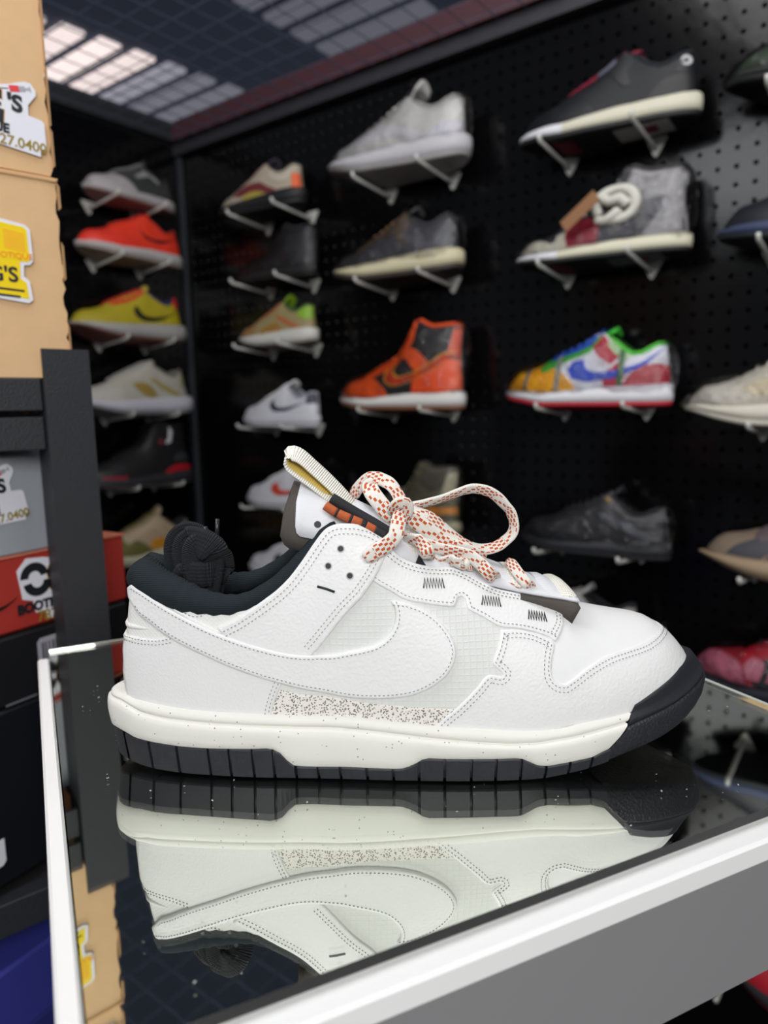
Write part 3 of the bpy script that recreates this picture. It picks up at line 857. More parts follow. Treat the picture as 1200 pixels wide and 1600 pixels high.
    def slab(name, m, off0, off1, ext, vmax, trim=0):
        V, F = [], []
        N = 12
        L = TL[:len(TL) - trim] if trim else list(TL)
        for e in ext: L = L + [L[-1] + (L[-1] - L[-2]).normalized() * e]
        for i, p in enumerate(L):
            t = (L[min(i + 1, len(L) - 1)] - L[max(i - 1, 0)]).normalized()
            nn = Vector((t.y, -t.x))
            if nn.y < 0: nn = -nn
            u = i / (len(L) - 1)
            D = interp(u, [0, .12, .3, 1], [2.5, 5, 9, 25]); a = interp(u, [0, .12, .4, 1], [.35, .6, 1.0, 1.5]); hw = interp(u, [0, .05, .6, 1], [24, 21.5, 22, 22.5])
            end = min(1, (1 - u) * len(L) / 3.5)
            vv = vmax * (.55 + .45 * math.sqrt(max(0, 1 - (1 - end) ** 2))) if off1 else vmax
            for off in (off0, off1):
                for k in range(N + 1):
                    v = (k / N * 2 - 1) * vv
                    y = hw * math.sin(v * a) / math.sin(a)
                    d = D * (1 - math.cos(v * a)) / (1 - math.cos(a))
                    ca = math.cos(v * a); sa = math.sin(v * a)
                    q = p + nn * (off * ca - d)
                    V.append(Vector((q.x, y + off * sa, q.y)) * .001)
        M_ = 2 * (N + 1)
        for i in range(len(L) - 1):
            b0, b1 = i * M_, (i + 1) * M_
            for k in range(N):
                F.append((b0 + k, b0 + k + 1, b1 + k + 1, b1 + k))
                F.append((b0 + N + 1 + k, b1 + N + 1 + k, b1 + N + 2 + k, b0 + N + 2 + k))
            F.append((b0, b1, b1 + N + 1, b0 + N + 1)); F.append((b0 + N, b0 + 2 * N + 1, b1 + 2 * N + 1, b1 + N))
        for b0, rv in ((0, 0), ((len(L) - 1) * M_, 1)):
            for k in range(N):
                F.append((b0 + k, b0 + N + 1 + k, b0 + N + 2 + k, b0 + k + 1))
        return fix(obj(name, V, F, m, parent=root))
    tg = slab('tongue', tongue_white, 0.0, -1.6, [2.0], 1.0)
    slab('tongue_foam', grey_foam, -1.7, -13.0, [3, 3, 2], 1.2, trim=1)
    tag(tg, 'white fabric tongue')
    # punched holes and stitch line of the tongue
    def tongue_pt(px, pz, yy):
        return Vector((px, yy, pz)) * .001
    for (x, z, r_) in ((104.4, 119.6, 1.7), (108.4, 126.4, 1.35)):
        best = min(tg.data.vertices, key=lambda v: (v.co.x * 1000 - x) ** 2 + (v.co.z * 1000 - z) ** 2 + (0 if v.co.y < 0 else 1e6))
        hit, loc, nor, idx = tg.ray_cast(Vector((x, -60, z)) * .001, Vector((0, 1, 0)))
        if not hit: continue
        if nor.y > 0: nor = -nor
        xx = nor.cross(Vector((0, 0, 1))).normalized(); zz = nor.cross(xx)
        MB().add([loc + nor * .00012 + (xx * math.cos(2 * PI * k / 16) + zz * math.sin(2 * PI * k / 16)) * r_ * .001 for k in range(16)], [tuple(range(16))]).build('vent_hole', mat('eyelet_dark'), tg)
    # eyelet tabs, webbing bands on the tongue
    for (t, ph, w_) in ((154.5, 56, 9), (172, 65, 9), (190, 62, 9), (208.5, 67, 9)):
        mb = MB()
        for sd in (-1, 1):
            P0 = f.P(t, ph - 7, sd, -1.2); 
            a_, b_, c_ = f.P(t - w_ / 2, ph - 4, sd, -.8), f.P(t + w_ / 2, ph - 4, sd, -.8), f.P(t, ph, sd, -1) + Vector((-.002, -sd * .002, .0042))
            d = Vector((0, -sd * .0016, 0))
            mb.add([a_, b_, c_, a_ + d, b_ + d, c_ + d], [(0, 1, 2), (5, 4, 3), (0, 3, 4, 1), (1, 4, 5, 2), (2, 5, 3, 0)])
        mb.build('eyelet_tab', dark, root, False)
    cream = band_material('cream_webbing', (244, 241, 230), 900)
    yellow = band_material('yellow_webbing', (206, 180, 92), 900, .3)
    for (x0, x1, lift_, mt) in ((221.5, 229.8, 1.8, cream), (212, 221.5, .9, tongue_white), (196, 206, 1.4, cream), (164, 175, 1.6, cream), (146, 155, 1.4, cream)):
        V, F, UV = [], [], []
        for i in range(5):
            for k in range(13):
                s_ = x0 + (x1 - x0) * i / 4
                v = k / 6 - 1
                wide = interp(s_, [214, 224, 232], [19.5, 20.5, 22.5])
                z = interp(s_, [q[0] for q in reversed(TP)], [q[1] for q in reversed(TP)])
                u = (231 - s_) / 135
                D = interp(u, [0, .12, .3, 1], [2.5, 5, 9, 17])
                edge_ = .4 if i in (0, 4) or k in (0, 12) else lift_
                V.append(Vector((s_, wide * v, z + edge_ - D * v * v + (.5 if i == 2 else 0))) * .001); UV.append((v * .02, i / 4))
        for i in range(4):
            for k in range(12): F.append((i * 13 + k, i * 13 + 13 + k, i * 13 + 14 + k, i * 13 + k + 1))
        obj('webbing_band', V, F, mt, root, True, UV)
    rb = HERO_RIB
    wv = (0, -math.cos(R(36)), -math.sin(R(36)))
    ribbon('pull_loop', rb['pull_loop'], 11.5, 2.0, cream, root, widthvec=wv)
    L = rb['pull_loop']
    cx = sum(p[0] for p in L) / len(L); cz = sum(p[2] for p in L) / len(L)
    inner = []
    for i, p in enumerate(L):
        a, b = L[max(i - 1, 0)], L[min(i + 1, len(L) - 1)]
        t = Vector((b[0] - a[0], b[2] - a[2])).normalized()
        n = Vector((t.y, -t.x))
        if i == 0: sg = 1 if n.dot(Vector((cx - p[0], cz - p[2]))) > 0 else -1
        inner.append((p[0] + n.x * 1.25 * sg, p[1], p[2] + n.y * 1.25 * sg, 0))
    ribbon('loop_lining', inner[1:-1], 8.6, .7, yellow, root, widthvec=wv)
    tube = mat('black_ribbed_fabric', (34, 35, 39), .8, bump=('noise', 2600, .3))
    tube2 = band_material('rust_ribbed_fabric', (178, 88, 48), 1500, .4)
    ta = [Vector(p[:3]) * .001 for p in rb['tube_a']]
    tl_ = MB(); tl_.tube([Vector(p[:3]) * .001 for p in smooth_line(rb['tube_a'], 2)], .0026, 14); tl_ = tl_.build('folded_label', tube, root, True)
    tbp = [Vector(p[:3]) * .001 for p in smooth_line(rb['tube_b'], 1.2)]
    N = len(tbp)
    def seg(a, b, m, nm, par):
        i, j = int(a * (N - 1)), int(b * (N - 1))
        mb = MB(); mb.tube(tbp[i:j + 1], .0022, 12); return mb.build(nm, m, par, True)
    for a, b, m, nm in ((0, .20, tube2, 'rust_segment'), (.20, .225, tube, 'black_segment'), (.225, .42, tube2, 'rust_segment'), (.42, .445, tube, 'black_segment'), (.445, .60, tube2, 'rust_segment'), (.60, .67, tube, 'black_segment'), (.67, .84, tube2, 'rust_segment'), (.84, 1.0, tube, 'black_segment')):
        seg(a, b, m, nm, tl_)
    lace = lace_material()
    for k, w, th in (('row_f', 6, 1.6), ('row_e', 5.6, 1.9), ('row_d', 5.0, 1.9), ('row_c', 6.2, 1.9), ('row_b', 6.6, 1.9), ('row_a', 6.6, 1.9), ('free_end_front', 8.2, 2.0), ('loop_left', 7.0, 2.0), ('loop_left_front', 8.2, 2.0), ('loop_right', 6.4, 2.2), ('free_end_near', 7.4, 2.2), ('knot', 6.0, 2.4)):
        nm = 'lace_knot' if k == 'knot' else 'lace_end' if 'free' in k else 'lace_bow_loop' if 'loop' in k else 'lace_row'
        ribbon(nm, rb[k], w, th, lace, root, 1.2)
    return root

def mixo(a, fb, q):
    return lambda s: a + (fb(s) - a) * q

def build_lace_hank(hero):
    root = thing('spare_laces', 'bundle of folded black spare laces tucked inside the collar of the large white sneaker', 'laces', hero.location.copy(), hero.rotation_euler.z)
    root.location = hero.matrix_basis @ Vector((.045, 0, .04))
    sh = Vector((45, 0, 40))
    m = band_material('black_knit_lace', (27, 29, 35), 1500, .7)
    def loc(k): return [(p[0] - sh.x, p[1] - sh.y, p[2] - sh.z, p[3]) for p in HERO_RIB[k]]
    for k, w in (('hank_1', 11), ('hank_2', 11), ('hank_3', 11)):
        pts = loc(k)
        pts = [(pts[0][0], pts[0][1], 1.5, 20)] + pts + ([] if k == 'hank_1' else [(pts[-1][0], pts[-1][1], 1.5, 20)])
        ribbon('folded_lace', pts, w, 2.2, m, root)
    ribbon('wrapped_lace', loc('hank_wrap'), 15, 2.4, m, root)
    ribbon('wrapped_lace', loc('hank_band'), 13, 2.4, m, root)
    for k in ('aglet_1', 'aglet_2'):
        mb = MB(); mb.tube([Vector(p[:3]) * .001 for p in loc(k)], .0011, 8)
        mb.build('lace_tip', mat('black_plastic_tip', (42, 42, 46), .3), root, True)

# ------------------------------------------------------------------ room
CORNER = Vector((-.51, 1.9457, 0))
W1 = Vector((.7944, -.6073, 0)).normalized()     # along the right wall, corner -> camera right
N1 = Vector((W1.y, -W1.x, 0))                    # right wall normal, into the room
if N1.y > 0: N1 = -N1
W2 = -N1                                         # along the left wall, towards the corner
N2 = W1.copy()                                   # left wall normal, into the room
FLOOR_Z, MESH_Z = -1.15, 0.84

def on_right(s, off, z): return CORNER + W1 * s + N1 * off + Vector((0, 0, z))
def on_left(u, off, z): return CORNER + W2 * u + N2 * off + Vector((0, 0, z))

def pegboard(name, fn, a0, a1, z0, z1, zfloor, m, pitch=.0268, r=.0032):
    """perforated hardboard sheet: every hole is cut through"""
    V, F = [], []
    nx, nz = int((a1 - a0) / pitch), int((z1 - z0) / pitch)
    g = {}
    def corner(i, j):
        if (i, j) not in g:
            g[(i, j)] = len(V); V.append(fn(a0 + i * pitch, 0, z0 + j * pitch))
        return g[(i, j)]
    for i in range(nx):
        for j in range(nz):
            c = [corner(i, j), corner(i + 1, j), corner(i + 1, j + 1), corner(i, j + 1)]
            cx, cz = a0 + (i + .5) * pitch, z0 + (j + .5) * pitch
            k = len(V)
            for rr, d in ((r * 1.25, 0), (r, -.0008), (r, -.006)):
                for q in range(8):
                    an = R(-112.5 + 45 * q)
                    V.append(fn(cx + math.cos(an) * rr, d, cz + math.sin(an) * rr))
            for s in range(4):
                F.append((c[s], c[(s + 1) % 4], k + (2 * s + 1) % 8, k + 2 * s))
                F.append((c[(s + 1) % 4], k + (2 * s + 2) % 8, k + 2 * s + 1))
            for q in range(8):
                n = (q + 1) % 8
                F.append((k + q, k + n, k + 8 + n, k + 8 + q))
                F.append((k + 8 + q, k + 8 + n, k + 16 + n, k + 16 + q))
    x1, zt = a0 + nx * pitch, z0 + nz * pitch
    for (p, q, zz0, zz1) in ((a0, x1, zfloor, z0), (a0, x1, zt, MESH_Z)):
        k = len(V)
        V += [fn(p, 0, zz0), fn(q, 0, zz0), fn(q, 0, zz1), fn(p, 0, zz1)]
        F.append((k, k + 1, k + 2, k + 3))
    return obj(name, V, F, m, None, False)

def build_room():
    board = mat('black_pegboard', (8, 8, 10), .15, bump=('noise', 30, .28), spec=.30)
    matte = mat('matte_black', (10, 10, 12), .9)
    w = pegboard('wall_right', on_right, 0.0, 2.3, -.56, .82, FLOOR_Z, board)
    tag(w, kind='structure')
    MB().add([on_right(0, -.02, FLOOR_Z), on_right(2.3, -.02, FLOOR_Z), on_right(2.3, -.02, MESH_Z), on_right(0, -.02, MESH_Z)], [(0, 1, 2, 3)]).build('backing_panel', matte, w)
    w = pegboard('wall_left', lambda u, o, z: on_left(-u, o, z), 0.0, 1.15, -.56, .82, FLOOR_Z, board)
    tag(w, kind='structure')
    MB().add([on_left(0, -.02, FLOOR_Z), on_left(-1.2, -.02, FLOOR_Z), on_left(-1.2, -.02, MESH_Z), on_left(0, -.02, MESH_Z)], [(0, 1, 2, 3)]).build('backing_panel', matte, w)
    fr = lambda v: CORNER + W1 * v[0] + N1 * v[1] + Vector((0, 0, v[2]))
    t = MB().box((.001, .001, FLOOR_Z), (.012, .012, MESH_Z), fr).build('trim_1', mat('corner_trim', (58, 60, 66), .5))
    tag(t, kind='structure')
    t = MB().box((0, -.03, MESH_Z + .006), (2.3, .035, MESH_Z + .05), fr).build('trim_2', mat('oxide_red_beam', (74, 42, 50), .6))
    tag(t, kind='structure')
    MB().box((0, .001, MESH_Z - .022), (2.3, .02, MESH_Z + .004), fr).build('angle_bar', mat('grey_angle', (58, 58, 64), .5), t)
    t = MB().box((-.035, 0, MESH_Z + .006), (.02, 1.25, MESH_Z + .05), fr).build('trim_3', mat('dark_beam', (30, 31, 36), .6))
    tag(t, kind='structure')
    f = MB().box((-3, -1.5, FLOOR_Z - .05), (3.2, 3.6, FLOOR_Z)).build('floor', mat('dark_floor', (26, 26, 29), .6, var=.4))
    tag(f, kind='structure')
    # roof deck high above the wire mesh, with rows of translucent sheets between its ribs
    D = 2.6
    Z = .174 + D
    P = lambda a, b, dz=0: Vector((0, 0, Z + dz)) + (W1 * a + W2 * b) * D
    c = MB().add([P(-3, -.6), P(1.6, -.6), P(1.6, 3.2), P(-3, 3.2), P(-3, -.6, .05), P(1.6, -.6, .05), P(1.6, 3.2, .05), P(-3, 3.2, .05)],
                 [(0, 3, 2, 1), (4, 5, 6, 7), (0, 1, 5, 4), (1, 2, 6, 5), (2, 3, 7, 6), (3, 0, 4, 7)]).build('ceiling', mat('blue_grey_roof', (92, 100, 122), .8))
    tag(c, kind='structure')
    rows = [(-2.6, -1.87, 1.0, [.8, .9, 1.0, .85, .30, .13, .11, .10, .09, .07]), (-1.43, -1.12, 1.2, [.03, .045, .05, .045, .04, .03])]
    for a0, a1, b0, em in rows:
        for k, e in enumerate(em):
            b = b0 + k * .1
            sh = .012 * k
            mm = mat('skylight_sheet_%d' % round(e * 1000), (255, 236, 232) if e > .4 else (214, 212, 226), .5, emit=e * .95)
            V = []
            for z in (-.03, -.004):
                V += [P(a0, b, z), P(a1 + sh, b, z), P(a1 + sh, b + .062, z), P(a0, b + .062, z)]
            MB().add(V, [(0, 3, 2, 1), (4, 5, 6, 7), (0, 1, 5, 4), (1, 2, 6, 5), (2, 3, 7, 6), (3, 0, 4, 7)]).build('skylight_strip', mm, c)
    mb = MB()
    wire = mat('mesh_wire', (92, 102, 124), .45, metal=.3)
    q = lambda a, b: CORNER + W1 * a - W2 * b + Vector((0, 0, MESH_Z + .003))
    for i in range(1, 36):
        mb.tube([q(i * .055, .03), q(i * .055, 1.75)], .0011, 4, False)
    for i in range(1, 33):
        mb.tube([q(.03, i * .055), q(2.2, i * .055)], .0011, 4, False)
    tag(mb.build('wire_mesh', wire, c), kind='stuff')

# ------------------------------------------------------------------ lettering
def lettering(name, text, size, m, parent, origin, ax, az, depth=.0002, align='CENTER', shear=0.0, bold=0.0, squeeze=1.0):
    """real letter geometry laid on a surface; ax = reading direction, az = up"""
    cu = bpy.data.curves.new(name, 'FONT')
    cu.body = text
    cu.size = size
    cu.extrude = depth * .5
    cu.offset = bold
    cu.align_x = align
    cu.align_y = 'CENTER'
    cu.shear = shear
    cu.resolution_u = 4
    tmp = bpy.data.objects.new('tmp', cu)
    COL.objects.link(tmp)
    bpy.context.view_layer.update()
    me = bpy.data.meshes.new_from_object(tmp.evaluated_get(bpy.context.evaluated_depsgraph_get()))
    bpy.data.objects.remove(tmp)
    ay = ax.cross(az)
    for v in me.vertices:
        v.co = origin + ax * (v.co.x * squeeze) + az * v.co.y + ay * v.co.z
    me.name = name
    me.materials.clear()
    me.materials.append(m)
    o = bpy.data.objects.new(name, me)
    COL.objects.link(o)
    o.parent = parent
    return o

def plate(name, outline, m, parent, origin, ax, az, thick=.0003, lift=0.0):
    ay = ax.cross(az)
    n = len(outline)
    mb = MB()
    V = [origin + ax * x + az * z + ay * d for d in (lift, lift + thick) for x, z in outline]
    F = [tuple(range(n - 1, -1, -1)), tuple(range(n, 2 * n))]
    for i in range(n):
        j = (i + 1) % n
        F.append((i, j, n + j, n + i))
    o = obj(name, V, F, m, parent, False)
    return fix(o, 0)

def ring_arc(r0, r1, a0, a1, n=14, cx=0, cz=0):
    out = [(cx + math.cos(R(a0 + (a1 - a0) * i / n)) * r1, cz + math.sin(R(a0 + (a1 - a0) * i / n)) * r1) for i in range(n + 1)]
    return out + [(cx + math.cos(R(a1 - (a1 - a0) * i / n)) * r0, cz + math.sin(R(a1 - (a1 - a0) * i / n)) * r0) for i in range(n + 1)]

def store_sticker(parent, origin, ax, az, s):
    """die-cut white sticker: OG'S / BOOTIQUE / telephone number, red syringe; the code square is left blank"""
    white = mat('sticker_white', (232, 232, 242), .4)
    black = mat('sticker_black', (28, 30, 38), .5)
    gold = mat('sticker_gold', (150, 128, 40), .5)
    tan = mat('sticker_tan_edge', (226, 180, 116), .5)
    X = lambda pts: [(x * s, z * s) for x, z in pts]
    st = plate('sticker', X([(-62, 30), (-50, 42), (-30, 40), (-14, 36), (-4, 36), (6, 39), (16, 44), (24, 47), (30, 47), (36, 40), (36, 34), (27, 21), (27, 9), (42, 7), (45, 4), (47, -26), (40, -27), (40, -36), (-30, -30), (-32, -20), (-44, -20), (-46, -6), (-58, -2)]), white, parent, origin, ax, az)
    ay = ax.cross(az)
    up = lambda x, z, d=.0004: origin + ax * (x * s) + az * (z * s) + ay * d
    for cx in (-42,):
        plate('letter_o_top', X(ring_arc(7.5, 17, 8, 178, cx=cx, cz=19)), black, st, origin, ax, az, .0002, .0003)
        plate('letter_o_bottom', X(ring_arc(7.5, 17, 188, 358, cx=cx + 3, cz=15)), black, st, origin, ax, az, .0002, .0003)
    gt = [(-2, 30), (-18, 32), (-24, 29), (-27, 22), (-26, 15), (-20, 15), (-19, 20), (-15, 22), (-2, 19)]
    gm = [(-17, 17), (-3, 15.5), (-3, 11.5), (-17, 13)]
    gb = [(-27, 12.5), (-20, 12), (-18, 6), (-12, 2), (-9, 3.5), (-9, 5), (-13, 6), (-13, 9), (0, 8), (-1, -8), (-12, -7), (-20, -3), (-25, 4)]
    for nm, g_ in (('letter_g_top', gt), ('letter_g_bar', gm), ('letter_g_bottom', gb)):
        cx = sum(p[0] for p in g_) / len(g_); cz = sum(p[1] for p in g_) / len(g_)
        plate(nm + '_edge', X([(cx + (x - cx) * 1.07, cz + (z - cz) * 1.10) for x, z in g_]), tan, st, origin, ax, az, .00012, .0003)
        plate(nm, X(g_), black, st, origin, ax, az, .0002, .0003)
    lettering('lettering', "'S", .026 * s * 1000, black, st, up(12, 18), ax, az, bold=.0012 * s * 1000)
    lettering('lettering', "BOOTIQUE", .0145 * s * 1000, black, st, up(-30, -13), ax, az, bold=.0008 * s * 1000, squeeze=.95)
    lettering('lettering', "787.527.0400", .0165 * s * 1000, gold, st, up(2, -26), ax, az, bold=.0003 * s * 1000)
    red = mat('syringe_red', (222, 72, 76), .4); grey = mat('syringe_grey', (170, 170, 178), .4)
    d = Vector((math.cos(R(14)), math.sin(R(14))))
    def quad(nm, a, b, w, m):
        p = Vector((-6, 31)) + d * a; q_ = Vector((-6, 31)) + d * b
        n = Vector((-d.y, d.x)) * w
        plate(nm, X([tuple(p - n), tuple(q_ - n), tuple(q_ + n), tuple(p + n)]), m, st, origin, ax, az, .0002, .0003)
    quad('needle', 0, 12, .4, black); quad('syringe_barrel', 13, 24, 3.6, red); quad('syringe_plunger', 24.2, 31, 3.0, grey); quad('syringe_rod', 31, 36, 1.2, grey); quad('syringe_handle', 36, 37.4, 3.2, grey)
    return st

mat('sticker_white', (232, 232, 242), .4); mat('sticker_black', (28, 30, 38), .5)

def yellow_sticker(parent, origin, ax, az, s):
    white = mat('sticker_white'); yel = mat('sticker_yellow', (246, 214, 8), .4); black = mat('sticker_black'); org = mat('sticker_orange', (242, 150, 30), .5)
    X = lambda pts: [(x * s, z * s) for x, z in pts]
    out = [(-60, 20), (-40, 46), (-20, 56), (-10, 45), (-4, 36), (0, 33), (27, 29), (32, 24), (33, -12), (29, -17), (22, -18), (21, -31), (27, -36), (29, -58), (24, -62), (-30, -56), (-60, -50)]
    st = plate('sticker', X(out), white, parent, origin, ax, az)
    plate('sticker_print', X([(-57, 18), (-38, 42), (-20, 52), (-13, 43), (-6, 33), (-1, 29), (25, 26), (28, 23), (29, -11), (27, -14), (18, -14), (17, -34), (23, -38), (25, -57), (-30, -52), (-57, -46)]), yel, st, origin, ax, az, .0002, .0003)
    ay = ax.cross(az)
    up = lambda x, z, d=.0006: origin + ax * (x * s) + az * (z * s) + ay * d
    lettering('lettering', "OG'S", .024 * s * 1000, black, st, up(-12, -31), ax, az, bold=.0006 * s * 1000)
    lettering('lettering', "BOOTIQUE", .0095 * s * 1000, org, st, up(8, -8), ax, az, bold=.0002 * s * 1000)
    for z, x0, x1 in ((-44, -40, 20), (-51, -40, 15)):
        plate('print_line', X([(x0, z), (x1, z - 3), (x1, z - 5.6), (x0, z - 2.6)]), black, st, origin, ax, az, .0001, .0005)
    plate('print_square', X([(2, 22), (25, 19), (25, -3), (2, 0)]), mat('sticker_amber', (246, 186, 24), .5), st, origin, ax, az, .0001, .0005)
    return st

# ------------------------------------------------------------------ display case
def build_case():
    t = thing('display_case', 'mirror-topped glass display case with white metal rims under the large white sneaker', 'display case', (0, 0, 0), R(25))
    white = mat('white_enamel', (242, 242, 242), .3, spec=.4)
    grey = mat('grey_aluminium', (142, 142, 144), .42, metal=.0, bump=('noise', 60, .03))
    blk = mat('case_black', (14, 14, 17), .5)
    e0, e1, f0, f1 = -.0055, .362, .1885, .566
    # top: glass sheet silvered on its underside
    g = bpy.data.materials.new('green_tinted_glass'); g.use_nodes = True
    n = NT(g)
    n.b.inputs['Base Color'].default_value = (.93, .975, .95, 1); n.b.inputs['Roughness'].default_value = .0
    n.b.inputs['Transmission Weight'].default_value = 1.0; n.b.inputs['IOR'].default_value = 1.5
    mir = bpy.data.materials.new('silvered_mirror'); mir.use_nodes = True
    n = NT(mir)
    n.b.inputs['Base Color'].default_value = (.90, .895, .84, 1); n.b.inputs['Metallic'].default_value = 1.0
    n.b.inputs['Roughness'].default_value = .012
    h = .0042
    sk = lambda y: -.0033 - (y - .1885) * .0245      # the left side is not quite square to the front
    V = [(sk(f0), f0, -h), (e1, f0, -h), (e1, f1, -h), (sk(f1), f1, -h), (sk(f0), f0, 0), (e1, f0, 0), (e1, f1, 0), (sk(f1), f1, 0)]
    o = obj('mirror_top', V, [(0, 3, 2, 1), (4, 5, 6, 7), (0, 1, 5, 4), (1, 2, 6, 5), (2, 3, 7, 6), (3, 0, 4, 7)], g, t, False)
    o.data.materials.append(mir)
    o.data.polygons[0].material_index = 1
    # bright ground edges of the glass at the back
    edge = mat('ground_glass_edge', (196, 202, 194), .35)
    MB().box((sk(f1), f1 + .0002, -h), (e1, f1 + .0018, .0001)).build('glass_edge', edge, t)
    MB().box((e1 + .0002, f0 + .01, -h), (e1 + .0024, f1, .0003)).build('glass_edge', edge, t)
    MB().box((e0 + .004, f0 + .004, -.012), (e1 - .002, f1 - .002, -h - .0006)).build('mirror_backing', blk, t)
    # dust and lint on the glass
    rnd = random.Random(3)
    mb = MB()
    for i in range(150):
        x, y = rnd.uniform(e0 + .01, e1 - .01), rnd.uniform(f0 + .01, f1 - .05)
        r_ = rnd.uniform(.00012, .00034)
        L = rnd.uniform(1, 2.6) * r_; a = rnd.uniform(0, PI)
        c, s_ = math.cos(a), math.sin(a)
        mb.box((-L, -r_, .00002), (L, r_, .00002 + r_ * .6), lambda v: (x + v[0] * c - v[1] * s_, y + v[0] * s_ + v[1] * c, v[2]))
    tag(mb.build('dust', mat('dust', (178, 180, 178), .9), t), kind='stuff')
    # rims
    MB().prism([(0.1925, -.0062), (.181, -.0066), (.1795, -.0078), (.1788, -.0150), (.1925, -.0165)], -.0135, e1 + .004, lambda v: (v[1], v[0], v[2])).build('front_rim', white, t, clean=True)
    MB().box((-.0082, .1795, -.0165), (-.0006, .5565, -.0028), lambda v: (v[0] + sk(v[1]), v[1], v[2]), .0012).build('side_rim', white, t)
    MB().box((e1 + .0022, .1795, -.0165), (e1 + .0085, .5605, -.0062), None, .0012).build('side_rim', white, t)
    MB().box((-.0195, .5575, -.0165), (e1 + .004, .5665, -.0062)).build('rear_rim', grey, t)
    MB().box((-.012, .1815, -.0715), (e1 + .008, .1850, -.0150)).build('front_panel', grey, t)
    for x, q in ((-.007, 1), (e1 + .004, 0)):
        MB().box((x, .186, -.0715), (x + .003, .56, -.0160), lambda v: (v[0] + q * sk(v[1]), v[1], v[2])).build('side_panel', grey, t)
    MB().box((-.012, .5535, -.0715), (e1 + .008, .5565, -.0160)).build('rear_panel', grey, t)
    MB().box((-.0095, .1855, -.0735), (e1 + .004, .553, -.0715)).build('bottom_panel', blk, t)
    for x in (.005, e1 - .025):
        for y in (.20, .53):
            MB().box((x, y, FLOOR_Z), (x + .02, y + .02, -.0735)).build('leg', blk, t)

# ------------------------------------------------------------------ rack and boxes on the left
RA, RB = R(39.8), R(60.5)
R1, R2 = Vector((math.cos(RA), math.sin(RA), 0)), Vector((math.sin(RA), -math.cos(RA), 0))
B1, B2 = Vector((math.cos(RB), math.sin(RB), 0)), Vector((math.sin(RB), -math.cos(RB), 0))
POST = Vector((-.254, .5437, 0))
BOXC = Vector((-.2407, .64, 0))
UP = Vector((0, 0, 1))

def build_rack():
    steel = mat('black_powder_coat', (37, 38, 43), .55, bump=('noise', 700, .5))
    t = thing('storage_rack', 'black steel storage rack with a wide upright beside the display case', 'rack', POST + Vector((0, 0, FLOOR_Z)), RA)
    # local: x along the face, y into the rack, z up from floor
    Zt = .2222 - FLOOR_Z
    z = lambda v: v - FLOOR_Z
    MB().box((0, 0, 0), (.0345, .0022, Zt)).box((0, .0021, 0), (.0022, .030, z(.1985))).build('upright', steel, t)
    MB().box((0, .58, 0), (.0354, .5822, z(.1985))).box((0, .55, 0), (.0022, .5801, z(.1985))).build('upright', steel, t)
    for nm, a, b, dy in (('shelf_beam', .176, .2005, .0), ('shelf_beam', .1465, .1715, .001), ('shelf_beam', -.236, -.208, .001)):
        MB().box((-.62, .004 + dy, z(a)), (-.001, .007 + dy, z(b)), None, .0008).box((-.62, .0071 + dy, z(b) - .004), (-.001, .02 + dy, z(b))).build(nm, steel, t)
    for b in (.1975, -.2105):
        MB().box((-.62, .021, z(b) - .006), (-.004, .55, z(b))).build('shelf_board', mat('shelf_dark', (30, 30, 33), .7), t)
    MB().box((-.62, 0, 0), (-.585, .0022, Zt)).build('upright', steel, t)
    return t

